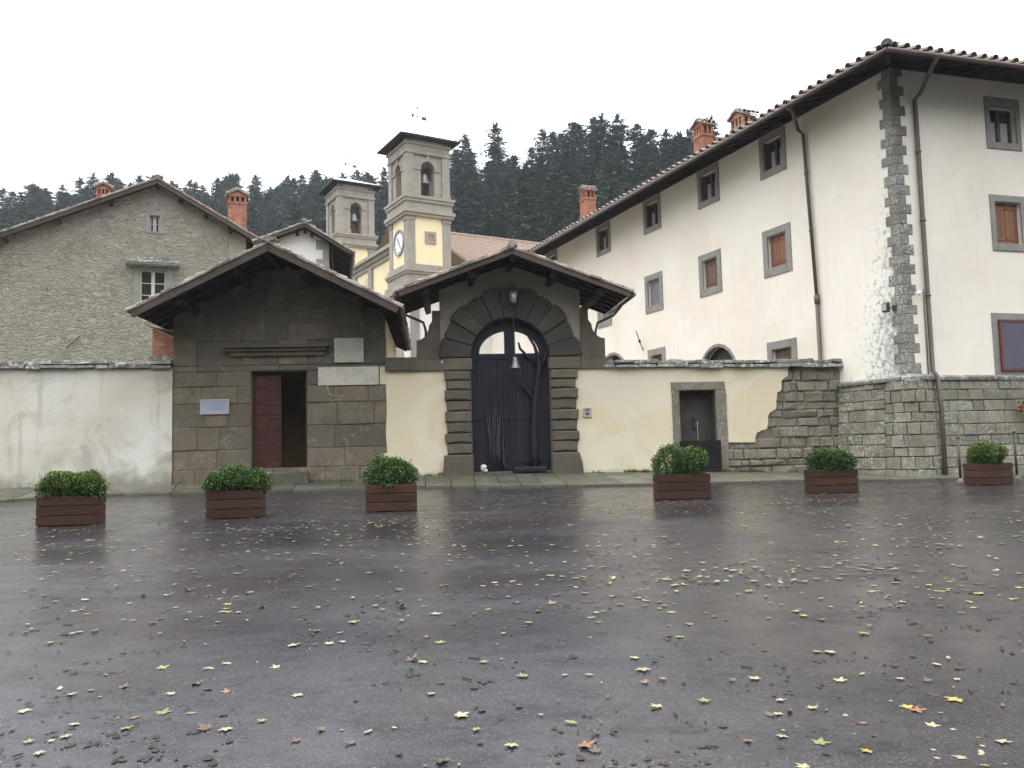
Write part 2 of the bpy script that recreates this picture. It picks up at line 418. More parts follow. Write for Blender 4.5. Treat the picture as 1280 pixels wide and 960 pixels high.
# brick
def brick(name, a, b, mor, sc=1):
    t = NT(name); x = t.n('ShaderNodeTexBrick'); t.put(x.inputs['Vector'], t.uv)
    t.put(x.inputs['Color1'], a); t.put(x.inputs['Color2'], b); t.put(x.inputs['Mortar'], mor)
    x.inputs['Scale'].default_value = sc; x.inputs['Mortar Size'].default_value = .012; x.inputs['Brick Width'].default_value = .26; x.inputs['Row Height'].default_value = .075
    col = t.mix(t.ramp(t.noise(3, 8, .75), [(.42, 0), (.62, .75)]), x.outputs[0], tuple(q*.45 for q in a)); col = t.mix(t.ramp(t.noise(9, 6, .7), [(.52, 0), (.68, .6)]), col, (.45, .33, .24))
    return t.fin(col, .9, t.bump(x.outputs['Fac'], -.4, .015), .2)
MT['brick'] = brick('orange_brick', (.38, .125, .065), (.29, .095, .055), (.35, .22, .15))
MT['brickold'] = brick('old_brick', (.42, .13, .07), (.30, .13, .08), (.35, .28, .22))
# roof tiles: terracotta weathered by lichen
def tile(name, a, b, grey, th=.5):
    t = NT(name); col = t.mix(t.rnd(), a, b)
    col = t.mix(t.ramp(t.noise(3.5, 8, .75), [(th, 0), (th+.16, .9)]), col, grey)
    col = t.mix(t.ramp(t.noise(13, 5, .7), [(.55, 0), (.68, .8)]), col, (.055, .055, .04))
    return t.fin(col, .85, t.bump(t.noise(30, 5), .35, .01), .3)
MT['tile'] = tile('tile_lichen', (.16, .115, .09), (.24, .17, .13), (.30, .285, .245), .42)
MT['tilered'] = tile('tile_red', (.27, .15, .105), (.33, .20, .145), (.31, .26, .21), .40)
# timber
def wood(name, a, b, rough=.75, ax=(1, 1, 14), bs=.3, spec=.3, var=.5):
    t = NT(name); g = t.noise(3.5, 7, .65, vec=t.scaled(t.obj, ax), dist=.6)
    col = t.mix(t.ramp(g, [(.3, 0), (.7, 1)]), a, b)
    col = t.mix(t.ma('MULTIPLY', t.rnd(), var), col, tuple(x*.45 for x in a))
    col = t.mix(t.ramp(t.noise(2.2, 6, .7), [(.5, 0), (.75, .5)]), col, tuple(x*.5 for x in b))
    return t.fin(col, rough, t.bump(g, bs, .01), spec)
MT['timber'] = wood('dark_timber', (.022, .015, .012), (.038, .026, .020), .85)
MT['barge'] = wood('weathered_board', (.062, .046, .036), (.115, .085, .066), .85, (2, 2, 9))
MT['door'] = wood('red_brown_door', (.060, .020, .014), (.095, .032, .020), .55, (9, 9, 1.2))
MT['gate'] = wood('blue_black_gate', (.013, .012, .019), (.022, .020, .030), .55, (10, 10, .8), .5)
MT['planter'] = wood('wet_planter_wood', (.049, .0215, .0140), (.088, .041, .027), .65, (1.6, 9, 12), .4, .2, .5)
MT['shutter'] = wood('orange_brown_shutter', (.205, .085, .040), (.29, .13, .066), .6, (9, 9, 1))
MT['darkshutter'] = wood('brown_shutter', (.12, .07, .045), (.2, .125, .08), .6, (9, 9, 1))
MT['sash'] = wood('brown_sash', (.10, .06, .045), (.14, .085, .06), .6)
MT['whitesash'] = simple('pale_sash', (.62, .60, .45), (.5, .48, .36), 5, .6, 0)
MT['iron'] = simple('dark_iron', (.035, .032, .03), (.06, .045, .035), 20, .55, .1, spec=.5)
MT['pipe'] = simple('brown_downpipe', (.085, .06, .052), (.12, .085, .07), 3, .5, .05, spec=.5)
MT['lead'] = simple('grey_sheet_metal', (.30, .32, .36), (.40, .42, .45), 2, .35, .05, spec=.5, metal=.3)
MT['bronze'] = simple('bell_bronze', (.16, .155, .15), (.10, .11, .10), 8, .4, .1, spec=.5, metal=.6)
MT['bellgrey'] = simple('pale_bell', (.22, .225, .22), (.13, .135, .13), 8, .35, .1, spec=.5, metal=.4)
MT['dial'] = simple('clock_dial', (.80, .81, .84), (.74, .75, .78), 3, .5, 0)
MT['black'] = simple('black_paint', (.02, .02, .022), (.03, .03, .03), 3, .5, 0)
MT['red'] = simple('red_frame', (.17, .042, .030), (.13, .04, .03), 6, .5, .1)
MT['screen'] = simple('violet_grey_panel', (.10, .085, .12), (.085, .075, .10), 2, .4, 0)
MT['greyboard'] = simple('grey_board', (.17, .17, .18), (.13, .13, .14), 3, .5, .1)
MT['signblue'] = simple('pale_blue_sign', (.34, .37, .42), (.30, .33, .38), 3, .4, 0, spec=.5)
MT['signink'] = simple('blue_sign_lettering', (.22, .27, .38), (.24, .29, .40), 3, .5, 0)
MT['ink'] = simple('cut_lettering', (.25, .235, .20), (.3, .28, .24), 30, .9, 0)
MT['bone'] = simple('bone_white', (.72, .68, .60), (.6, .56, .48), 12, .7, .2)
MT['soil'] = simple('soil', (.03, .022, .016), (.05, .04, .03), 12, .9, .6)
MT['flower'] = simple('red_petals', (.55, .06, .03), (.65, .10, .05), 12, .6, 0)
MT['clay'] = simple('clay_pot', (.33, .13, .07), (.25, .11, .07), 5, .8, .2)
MT['ochre'] = simple('ochre_inside_plaster', (.34, .24, .11), (.27, .19, .09), 1.5, .9, .2)
MT['plastic'] = simple('grey_plastic', (.42, .40, .36), (.36, .34, .31), 4, .5, 0)
MT['whiteplastic'] = simple('white_plastic', (.75, .75, .74), (.68, .68, .68), 4, .4, 0)
MT['water'] = simple('water', (.08, .09, .09), (.10, .11, .11), 4, .08, .1, spec=.5)
t = NT('window_glass'); MT['glass'] = t.fin(t.mix(t.noise(1.2), (.03, .034, .04), (.05, .055, .06)), .06, t.bump(t.noise(1.5, 2), .04, .02), .8); t.b.inputs['Alpha'].default_value = .22
t = NT('dark_window_glass'); MT['darkglass'] = t.fin((.03, .028, .028), .15, None, .12)
t = NT('lamp_glass'); MT['lampglass'] = t.fin((.35, .35, .33), .1, None, .8)
# foliage
def leafmat(name, a, b, rough=.5, dark=(.012, .02, .008), tr=.0):
    t = NT(name); col = t.mix(t.rnd(), a, b); col = t.mix(t.ma('MULTIPLY', t.orand(), .45), col, tuple(x*.55 for x in a))
    return t.fin(col, rough, None, .35)
MT['box'] = leafmat('box_leaves', (.018, .050, .011), (.075, .135, .03))
MT['boxtop'] = leafmat('young_box_leaves', (.085, .15, .022), (.18, .24, .045))
MT['fir'] = leafmat('fir_needles', (.012, .038, .026), (.046, .085, .055), .85)
MT['trunk'] = simple('fir_bark', (.10, .085, .075), (.06, .05, .045), 3, .95, .4)
MT['stem'] = simple('stem_bark', (.06, .045, .03), (.09, .07, .05), 9, .9, .2)
MT['moss'] = simple('moss', (.07, .095, .025), (.10, .12, .035), 10, .95, .4)
# wet asphalt
t = NT('wet_asphalt')
big = t.noise(.35, 5, .6); mid = t.noise(1.6, 7, .68); grit = t.noise(62, 5, .8); agg = t.vor(130)
col = t.mix(t.ramp(big, [(.35, 0), (.65, 1)]), (.018, .017, .0205), (.036, .029, .028))
col = t.mix(t.ramp(mid, [(.46, 0), (.66, .85)]), col, (.009, .0085, .009))
col = t.mix(t.ramp(grit, [(.55, 0), (.70, .8)]), col, (.17, .165, .16))
col = t.mix(t.ramp(t.noise(26, 8, .8), [(.62, 0), (.70, .8)]), col, (.028, .022, .018))
wet = t.ramp(t.ma('ADD', t.ma('MULTIPLY', t.noise(.5, 6, .62, vec=t.scaled(t.obj, (.55, 1.3, 1))), .65), t.ma('MULTIPLY', mid, .35)), [(.38, .11), (.64, .34)])
wet = t.ma('ADD', wet, t.ma('MULTIPLY', grit, .05))
MT['asphalt'] = t.fin(col, wet, t.bump(t.ma('ADD', t.ma('MULTIPLY', grit, .7), agg), .09, .010, t.bump(t.noise(2.2, 4, .6), .07, .06)), t.ramp(t.ma('ADD', t.ma('MULTIPLY', t.noise(2.6, 9, .75, vec=t.scaled(t.obj, (.6, 1.2, 1))), .7), t.ma('MULTIPLY', t.noise(19, 6, .75), .3)), [(.40, .10), (.56, .36)]))
# worn paving
t = NT('paving_stone'); col = t.mix(t.rnd(), (.070, .065, .050), (.130, .118, .090))
col = t.mix(t.ramp(t.noise(2.2, 8, .7), [(.42, 0), (.66, .85)]), col, (.06, .056, .044)); col = t.mix(t.ramp(t.noise(2.5, 9, .78), [(.50, 0), (.62, .8)]), col, (.075, .085, .03))
MT['paving'] = t.fin(col, t.ramp(t.noise(1.5), [(.3, .35), (.7, .65)]), t.bump(t.noise(18, 6), .5, .02), .4)
t = NT('forest_floor'); MT['floor'] = t.fin(t.mix(t.noise(.2, 6), (.014, .022, .012), (.028, .036, .02)), .95, None, .1)
t = NT('courtyard_gravel'); MT['court'] = t.fin(t.mix(t.noise(3, 8, .7), (.13, .12, .10), (.2, .185, .155)), .8, t.bump(t.noise(30), .4, .02), .3)
LEAFC = {'pale cream': ((.36, .31, .17), (.22, .195, .11)), 'yellow': ((.42, .30, .045), (.25, .19, .045)), 'yellow green': ((.17, .18, .045), (.21, .195, .065)), 'brown': ((.11, .06, .026), (.05, .032, .02)), 'orange': ((.27, .12, .028), (.15, .075, .026))}
LM = {}
for k, (a, b) in LEAFC.items():
    t = NT(k.replace(' ', '_')+'_leaf'); cc = t.mix(t.ramp(t.noise(22, 5, .7), [(.4, 0), (.7, 1)]), a, b)
    cc = t.mix(t.ma('MULTIPLY', t.orand(), .5), cc, tuple(x*.45 for x in a)); LM[k] = t.fin(cc, .42, None, .5)
# ================================================================== SETTING
def sstep(a, b, x):
    t_ = max(0, min(1, (x-a)/(b-a))); return t_*t_*(3-2*t_)
def gz(x, y):
    z = .038*y if y <= 14 else .532+.0148*(min(y, 22.5)-14)
    if y < 0: z = .038*max(y, -20)
    z -= .012*max(0, min(x, 20)-4)*max(0, min(1, (y-14)/8))
    return z
def gpick(px, py, dz=0):
    d = ray(px, py); lo, hi = .5, 60.0
    f = lambda s_: (CAM+d*(s_/d.y)).z-gz((CAM+d*(s_/d.y)).x, s_)-dz
    for _ in range(50):
        m = (lo+hi)/2
        if f(m) > 0: lo = m
        else: hi = m
    return CAM+d*(lo/d.y)
WF = Fr(at(640, 592, 24.0), 84.5)
GW = lambda px, py, v=0: WF.pick(px, py, v)
LWALL, RWALL = -22.0, GW(1058, 590)[0]

mb = MB()
xs = [-300, -120, -60]+[-40+i*1.0 for i in range(81)]+[60, 120, 300]
ys = [-300, -100, -40, -20, -10]+[-5+i*.75 for i in range(47)]
n0 = mb.add([(x, y, gz(x, y) + (.004*math.sin(x*1.7+y*.9)+.004*math.sin(y*2.3-x*.8) if abs(x) < 40 and 0 < y < 22 else 0)) for y in ys for x in xs])
nx = len(xs)
for j in range(len(ys)-1):
    for i in range(nx-1): mb.face((n0+j*nx+i, n0+j*nx+i+1, n0+(j+1)*nx+i+1, n0+(j+1)*nx+i), 0, .5, True)
mb.build('road', MT['asphalt'], kind='structure')

# kerb line traced on the ground, pavement rises from it to the wall foot
kpx = [(-140, 642), (0, 628), (130, 620), (250, 618), (400, 613), (540, 610), (755, 609), (880, 606), (1000, 603), (1090, 602.5), (1140, 602)]
kl = [WF.loc(gpick(*p)) for p in kpx]
kl = [V3((LWALL, kl[0].y-.3, kl[0].z))]+kl
def kerb_at(u):
    for a, b in zip(kl, kl[1:]):
        if a.x <= u <= b.x:
            t_ = (u-a.x)/(b.x-a.x); return a.lerp(b, t_)
    return kl[-1] if u > kl[-1].x else kl[0]
bl = [GW(-140, 616), GW(0, 610), GW(214, 603), GW(300, 602), GW(484, 600), GW(555, 592), GW(722, 590), GW(905, 589), GW(1058, 590), GW(1090, 592)]
bl = [(LWALL, bl[0][1])]+bl
def foot(u):
    for a, b in zip(bl, bl[1:]):
        if a[0] <= u <= b[0]: return a[1]+(b[1]-a[1])*(u-a[0])/(b[0]-a[0])
    return bl[-1][1] if u > bl[-1][0] else bl[0][1]
mb = MB(WF); du = .62; u = LWALL
while u < RWALL+1.6:
    w_ = rng.uniform(.5, .85) if u > -4.5 else rng.uniform(.9, 1.5); e = min(u+w_, RWALL+1.6)
    ka, kb = kerb_at(u), kerb_at(e); fa, fb = foot(u), foot(e)
    hk = .075
    # kerb stone
    mb.hexa([(u+.006, ka.y, ka.z-.25), (e-.006, kb.y, kb.z-.25), (e-.006, kb.y+.22, kb.z-.2), (u+.006, ka.y+.22, ka.z-.2),
             (u+.006, ka.y+.015, ka.z+hk), (e-.006, kb.y+.015, kb.z+hk), (e-.006, kb.y+.22, kb.z+hk+.02), (u+.006, ka.y+.22, ka.z+hk+.02)])
    rows = 3
    for k in range(rows):
        t0, t1 = k/rows, (k+1)/rows
        def L(t_, kk, ff, uu): return V3((uu, (kk.y+.225)*(1-t_)+.12*t_, (kk.z+hk+.02)*(1-t_)+(ff)*t_+rng.uniform(-.006, .006)))
        off = rng.uniform(-.12, .12) if 0 < k else 0
        g = .007
        mb.hexa([L(t0, ka, fa, u+g)-V3((0, 0, .25)), L(t0, kb, fb, e-g)-V3((0, 0, .25)), L(t1, kb, fb, e-g)-V3((0, .01, .25)), L(t1, ka, fa, u+g)-V3((0, .01, .25)),
                 L(t0, ka, fa, u+g), L(t0, kb, fb, e-g), L(t1, kb, fb, e-g)-V3((0, .008, 0)), L(t1, ka, fa, u+g)-V3((0, .008, 0))])
    u = e
mb.build('pavement', MT['paving'], kind='structure', bevel=.012)
# moss line and weeds at the wall foot
mb = MB(WF)
for k in range(2600):
    u = rng.choice([rng.uniform(-9.5, RWALL), rng.uniform(2.0, RWALL)])
    if abs(u) < 1.25: continue
    if math.sin(u*2.1)+math.sin(u*5.3+1)+rng.uniform(-.7, .7) < .35: continue
    b = V3((u, -.04-abs(rng.gauss(0, .05)), foot(u)-.02)); h = rng.uniform(.03, .12); a = rng.uniform(0, 6.28); d = V3((math.cos(a), math.sin(a), 0))*rng.uniform(.01, .03)
    t_ = b+V3((rng.uniform(-.05, .05), rng.uniform(-.05, .02), h)); mb.poly([b-d, b+d, t_])
tag(mb.build('wall_foot_weeds', MT['moss']), 'thin green weeds and moss growing along the foot of the walls', 'weeds', kind='stuff')

mb = MB(WF)
mb.quad((-80, .6, .05), (120, .6, .05), (120, 80, 1.2), (-80, 80, 1.2))
mb.build('courtyard_ground', MT['court'], kind='structure')

# ================================================================== BOUNDARY WALLS
def coping(mb, u0, u1, zt, zb, v0=-.14, v1=.62):
    """two courses of overlapping irregular stone slabs"""
    for lay in range(2):
        u = u0
        while u < u1-.02:
            e = min(u1, u+rng.uniform(.32, .75)); 
            if u1-e < .2: e = u1
            f = (u+e)/2; s_ = (f-u0)/(u1-u0); t_ = zt(f); b = zb(f); h = (t_-b)
            a0 = b+h*(.02 if lay == 0 else .52)+rng.uniform(-.015, .015); a1 = a0+h*rng.uniform(.30, .46)
            fr = v0+lay*.06+rng.uniform(-.03, .025); j = lambda: rng.uniform(-.018, .018)
            mb.hexa([(u+j(), fr+j(), a0+j()), (e+j(), fr+j(), a0+j()), (e, v1, a0), (u, v1, a0), (u+.02+j(), fr+.02+j(), a1+j()), (e-.02+j(), fr+.02+j(), a1+j()), (e, v1, a1), (u, v1, a1)])
            u = e
def lin(p, q): return lambda u: p[1]+(q[1]-p[1])*(u-p[0])/(q[0]-p[0])
# left wall
HL, HR = GW(215, 600)[0], GW(484, 600)[0]
lt, lb = lin(GW(0, 450, -.1), GW(214, 450, -.1)), lin(GW(0, 461, -.1), GW(214, 460.5, -.1))
lw = thing('boundary_wall', 'long grey cream plastered wall with slab coping left of the gatehouse', 'wall', WF, (-14, 0, foot(-14)))
mb = MB(WF); us = [LWALL, -15, GW(0, 600)[0], HL-.0]
for a, b in zip(us, us[1:]):
    mb.hexa([(a, -.04, foot(a)-.4), (b, -.04, foot(b)-.4), (b, .5, foot(b)-.4), (a, .5, foot(a)-.4), (a, -.04, lb(a)), (b, -.04, lb(b)), (b, .5, lb(b)), (a, .5, lb(a))])
mb.build('plaster_face', MT['pl_left'], lw)
mb = MB(WF); coping(mb, LWALL, HL, lt, lb, -.16, .66); mb.build('coping', MT['slab'], lw, bevel=.01)
mb = MB(WF); q = GW(32, 606, -.05); mb.box((q[0]-.1, -.055, q[1]-.07), (q[0]+.1, -.03, q[1]+.09)); mb.build('inspection_plate', MT['plastic'], lw, bevel=.006)
# middle wall (between gatehouse and gate)
GL, GR = GW(555, 500)[0], GW(722, 500)[0]
mt_ = GW(500, 455)[1]
mw = thing('boundary_wall', 'short yellow plastered wall between the gatehouse and the arched gate', 'wall', WF, ((HR+GL)/2, 0, foot(HR)))
mb = MB(WF)
def ragged(u0, z0, z1, n, amp): return [(u0+rng.uniform(-amp, amp), z0+(z1-z0)*i/n) for i in range(n+1)]
lft = GW(484, 600)[0]
poly = [(lft+.08, foot(lft)-.2), (GL+.1, foot(GL)-.3), (GL+.1, mt_), (GW(481, 448)[0], mt_), (GW(481, 458)[0], GW(481, 458)[1]), (GW(475, 460)[0], GW(475, 459)[1]), (GW(475, 480)[0], GW(475, 480)[1]), (lft-.0, GW(484, 481)[1]), (lft+.02, GW(484, 510)[1]), (lft-.02, GW(484, 540)[1]), (lft+.015, GW(484, 566)[1]), (lft-.16, GW(480, 568)[1]), (lft-.14, GW(480, 574)[1]), (lft+.05, GW(484, 576)[1])]
mb.prism(poly, -.035, .45); mb.build('plaster_face', MT['pl_yellow'], mw)
mb = MB(WF); p, q = GW(481, 447, -.1), GW(521.5, 463, -.1)
mb.box((p[0], -.12, q[1]+.09), (q[0], .5, p[1])); mb.box((p[0], -.17, q[1]), (q[0]-.02, .5, q[1]+.087))
mb.build('coping_block', MT['gatestone'], mw, bevel=.02)
# right wall
rt_, rb_ = lin(GW(755, 448.5, -.1), GW(1057, 447.5, -.1)), lin(GW(755, 459.5, -.1), GW(1057, 458.5, -.1))
rw = thing('boundary_wall', 'yellow plastered wall right of the gate, its far end stripped to bare stone', 'wall', WF, (GW(900, 590)[0], 0, foot(8)))
N0 = GW(838.5, 478), GW(905, 478); n_in = GW(848, 488), GW(893, 488)
nu0, nu1 = n_in[0][0], n_in[1][0]; nz1 = n_in[0][1]; nz0 = foot(7)-.05
mb = MB(WF)
base = GR-.05
pl = [(base, foot(base)-.3), (nu0, foot(nu0)-.3), (nu0, nz1), (nu1, nz1), (nu1, GW(893, 553)[1]), GW(943, 552), GW(945, 541), GW(958, 536), GW(961, 516), GW(969, 512), GW(971, 491), GW(976, 488), GW(977, 476), GW(984, 470), (GW(985, 459)[0], rb_(GW(985, 459)[0])), (base, rb_(base))]
# split in convex strips: left of niche, above niche, right of niche
J = lambda p: (p[0]+rng.uniform(-.015, .015), p[1]+rng.uniform(-.015, .015))
zt1 = rb_(nu0)
mb.prism([(base, foot(base)-.3), (nu0, foot(nu0)-.3), (nu0, rb_(nu0)), (base, rb_(base))], -.03, .10)
mb.prism([(nu0, nz1), (nu1, nz1), (nu1, rb_(nu1)), (nu0, rb_(nu0))], -.03, .10)
right = [(nu1, GW(893, 553)[1])]
edge = [GW(943, 553), GW(945, 541), GW(958, 536), GW(961, 516), GW(969, 512), GW(971, 491), GW(976, 488), GW(977, 476), GW(984, 470)]
for a, b in zip(edge, edge[1:]):
    right.append(J(a)); 
    for k in (1, 2, 3): right.append(J((a[0]+(b[0]-a[0])*k/4, a[1]+(b[1]-a[1])*k/4)))
right += [edge[-1], (GW(985, 459)[0], rb_(8.5)), (nu1, rb_(nu1))]
mb.prism(right, -.03, .10)
mb.build('plaster_face', MT['pl_yellow'], rw)
mb = MB(WF)
# core of the wall behind plaster, with the niche cut
mb.box((base, .09, foot(8)-.4), (nu0, .5, rb_(7)-.01)); mb.box((nu1, .09, foot(8)-.4), (RWALL+.3, .5, rb_(7)-.02)); mb.box((nu0, .09, nz1), (nu1, .5, rb_(7)-.012))
mb.box((nu0, .48, foot(8)-.4), (nu1, .6, nz1))
mb.build('wall_core', MT['mortar'], rw)
mb = MB(WF)
ashlar(mb, nu1, RWALL+.02, foot(9)-.25, rb_(9), (.15, .33), (.2, .7), v=.055, jit=.06, cham=.045, rough=.034, gap=.002,
       keep=lambda u, z: u > GW(905, 540)[0]+.0 and not (z > GW(940, 548)[1] and u < GW(952, 500)[0]-.35))
mb.build('stonework', MT['lichen'], rw)
mb = MB(WF); coping(mb, GW(753, 450)[0], RWALL+.03, rt_, rb_, -.16, .64); mb.build('coping', MT['slab'], rw, bevel=.01)

# wall fountain
wf = thing('wall_fountain', 'grey stone framed wall fountain niche with spout and dark basin', 'fountain', WF, ((nu0+nu1)/2, -.1, foot(7)))
mb = MB(WF); o0, o1 = N0[0][0], N0[1][0]; ot = N0[0][1]
mb.box((o0, -.07, foot(o0)-.2), (nu0, .12, nz1)); mb.box((nu1, -.07, foot(o1)-.2), (o1+.03, .12, nz1)); mb.box((o0-.01, -.075, nz1+.003), (o1, .12, ot))
mb.build('surround', MT['lichen'], wf, bevel=.012)
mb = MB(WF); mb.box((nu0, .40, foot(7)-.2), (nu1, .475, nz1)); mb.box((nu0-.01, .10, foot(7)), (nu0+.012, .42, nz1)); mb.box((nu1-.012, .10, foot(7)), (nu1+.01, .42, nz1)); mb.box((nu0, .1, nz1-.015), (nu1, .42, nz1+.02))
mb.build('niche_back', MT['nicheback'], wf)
bz = GW(860, 551, -.2)[1]
mb = MB(WF)
mb.box((nu0-.05, -.24, foot(7)-.2), (nu1+.05, -.20, bz)); mb.box((nu0-.05, -.2, foot(7)-.2), (nu0+.06, .1, bz)); mb.box((nu1+.01, -.2, foot(7)-.2), (nu1+.05, .1, bz)); mb.box((nu0+.06, -.2, foot(7)-.2), (nu1+.01, .4, bz-.18))
mb.build('basin', simple('wet_dark_stone', (.014, .013, .012), (.024, .022, .02), 5, .8, .4, spec=.1), wf, bevel=.015)
mb = MB(WF); mb.box((nu0+.062, -.198, bz-.17), (nu1+.008, .4, bz-.06)); mb.build('basin_water', MT['water'], wf)
sp = GW(869, 525, .35)
mb = MB(WF); mb.box((sp[0]-.07, .33, sp[1]-.25), (sp[0]+.07, .40, sp[1]+.1)); mb.tube([(sp[0], .35, sp[1]), (sp[0], .24, sp[1]+.01), (sp[0], .17, sp[1]-.04)], .018); mb.build('spout', MT['iron'], wf)
mb = MB(WF); mb.tube([(sp[0], .17, sp[1]-.05), (sp[0], .155, sp[1]-.2), (sp[0], .15, bz-.06)], .007, 6); mb.build('water_jet', simple('white_water', (.6, .63, .63), (.5, .52, .52), 20, .15, 0, spec=.5), wf)
# intercom
q = GW(734, 515.5, -.05); w_ = 10.5/2*24/1033; ic = thing('intercom', 'small square grey intercom box on the yellow wall right of the gate', 'intercom', WF, (q[0], -.03, q[1]-.15))
mb = MB(WF); mb.box((q[0]-w_, -.075, q[1]-w_*1.15), (q[0]+w_, -.028, q[1]+w_*1.15)); mb.build('housing', MT['plastic'], ic, bevel=.008)
mb = MB(WF)
for k in range(3): mb.box((q[0]-w_*.6, -.08, q[1]+w_*(.75-.25*k)), (q[0]+w_*.6, -.074, q[1]+w_*(.75-.25*k)+.015))
mb.build('speaker_grille', MT['black'], ic)
mb = MB(WF); mb.box((q[0]-.05, -.085, q[1]-w_*.55), (q[0]+.05, -.074, q[1]-w_*.1)); mb.build('call_button', MT['black'], ic)

# ================================================================== GABLE ROOF
def gable_roof(root, f, L, A, Rr, v0, v1, bh=.20, tm='tile', purl=(.16, .20), col=.25, boards=True, bm='barge', npur=(.30, .72), expo=.33):
    """L, A, Rr: (u,z) of left eave, apex, right eave (tile underside). v0 front verge, v1 back"""
    mbD, mbB, mbP, mbT = MB(f), MB(f), MB(f), MB(f); eaves = []
    for (E_, side) in ((L, -1), (Rr, 1)):
        sl = V3((A[0]-E_[0], 0, A[1]-E_[1])); Ls = sl.length; sd = sl.normalized(); n = V3((-sd.z*(1 if sd.x > 0 else -1), 0, abs(sd.x)))
        e0 = V3((E_[0], v0, E_[1])); 
        # deck boards seen from below
        nb = 9
        for k in range(nb):
            a, b = k/nb, (k+1)/nb-.006
            p = [e0+sd*(Ls*a)-n*.035, e0+sd*(Ls*b)-n*.035]
            mbD.hexa([p[0], p[1], p[1]+V3((0, v1-v0, 0)), p[0]+V3((0, v1-v0, 0)), p[0]+n*.035, p[1]+n*.035, p[1]+n*.035+V3((0, v1-v0, 0)), p[0]+n*.035+V3((0, v1-v0, 0))])
        # rafters below boards
        v = v0+.35
        while v < v1:
            mbP.beam(e0+V3((0, v-v0, 0))+sd*.06-n*.085, V3((A[0], v, A[1]))-n*.085, .085, .095, 0, n); v += .55
        # bargeboard at verge
        mbB.hexa([e0-n*bh*.85+V3((0, -.03, 0)), V3((A[0], v0-.03, A[1]))-n*bh*.85 - sd*0, V3((A[0], v0+.035, A[1]))-n*bh*.85, e0-n*bh*.85+V3((0, .035, 0)),
                  e0+n*.012+V3((0, -.03, 0)), V3((A[0], v0-.03, A[1]))+n*.012, V3((A[0], v0+.035, A[1]))+n*.012, e0+n*.012+V3((0, .035, 0))])
        # purlins carrying the overhang
        for t_ in npur:
            c = e0+sd*(Ls*t_)-n*(.14+purl[1]/2)
            mbP.beam(c+V3((0, .12, 0)), c+V3((0, v1-v0, 0)), purl[0], purl[1], 0, n)
        # tiles: e along depth, s up slope
        tiles(mbT, e0-sd*.07+n*.01+V3((0, -.06, 0)), (0, 1, 0), sd, v1-v0+.06, Ls+.05, col, expo)
        q_ = -.08     # rough stones bedded along the verge
        while q_ < Ls:
            l_ = rng.uniform(.22, .5); h_ = rng.uniform(.03, .075); f_ = rng.uniform(-.02, .05); y_ = rng.uniform(-.09, -.03); r0_ = e0+sd*q_+n*(.012+max(0, f_)*.4); j_ = lambda: V3((0, rng.uniform(-.02, .02), rng.uniform(-.012, .012)))
            x_ = [r0_+V3((0, y_, 0)), r0_+sd*l_+V3((0, y_+rng.uniform(-.02, .02), 0)), r0_+sd*l_+V3((0, .34, 0)), r0_+V3((0, .34, 0))]
            mbT.hexa(x_+[x_[0]+n*h_+j_(), x_[1]+n*(h_+rng.uniform(-.015, .02))+j_(), x_[2]+n*(h_+.03), x_[3]+n*(h_+.03)]); q_ += l_*rng.uniform(.8, 1.02)
        # flat under-tiles
        p0 = e0-sd*.05+n*.014+V3((0, -.05, 0)); p1 = V3((A[0], v0-.05, A[1]))+n*.014
        mbT.hexa([p0, p1, p1+V3((0, v1-v0+.05, 0)), p0+V3((0, v1-v0+.05, 0)), p0+n*.03, p1+n*.03, p1+n*.03+V3((0, v1-v0+.05, 0)), p0+n*.03+V3((0, v1-v0+.05, 0))])
        eaves.append((e0, sd, n))
    mbP.beam((A[0], v0+.12, A[1]-.24), (A[0], v1, A[1]-.24), purl[0], purl[1])
    ridge_tiles(mbT, (A[0], v0-.08, A[1]+.07), (A[0], v1, A[1]+.07), .13)
    T = mbT.build('roof', MT[tm], root)
    mbD.build('roof_boards', MT['timber'], T); mbB.build('bargeboard', MT[bm], T, bevel=.01); mbP.build('roof_beams', MT['timber'], T, bevel=.01)
    return T, eaves

# ================================================================== GATEHOUSE
VO = -1.9
gL, gA, gR = GW(162, 389.5, VO), GW(335, 305, VO), GW(499, 384, VO)
hb = foot(GW(350, 600)[0])
gh = thing('gatehouse', 'stone gatehouse with deep gabled porch roof and half open brown door', 'gatehouse', WF, ((HL+HR)/2, 0, hb))
d0, d1, dzb, dzt = GW(313.5, 584)[0], GW(384, 584)[0], GW(350, 585)[1], GW(350, 463.5)[1]
HU1 = GW(481.5, 420)[0]
def roofz(u):   # underside of the roof over the front wall
    if u < gA[0]: return gL[1]+(gA[1]-gL[1])*(u-gL[0])/(gA[0]-gL[0])
    return gR[1]+(gA[1]-gR[1])*(u-gR[0])/(gA[0]-gR[0])
top = GW(350, 425)[1]
mb = MB(WF)
ashlar(mb, HL, HR+.02, hb-.25, top, (.42, .66), (.6, 1.25), holes=[(d0, d1, dzb, dzt)], v=.012, jit=.03, cham=.016, gap=.007, rough=.012)
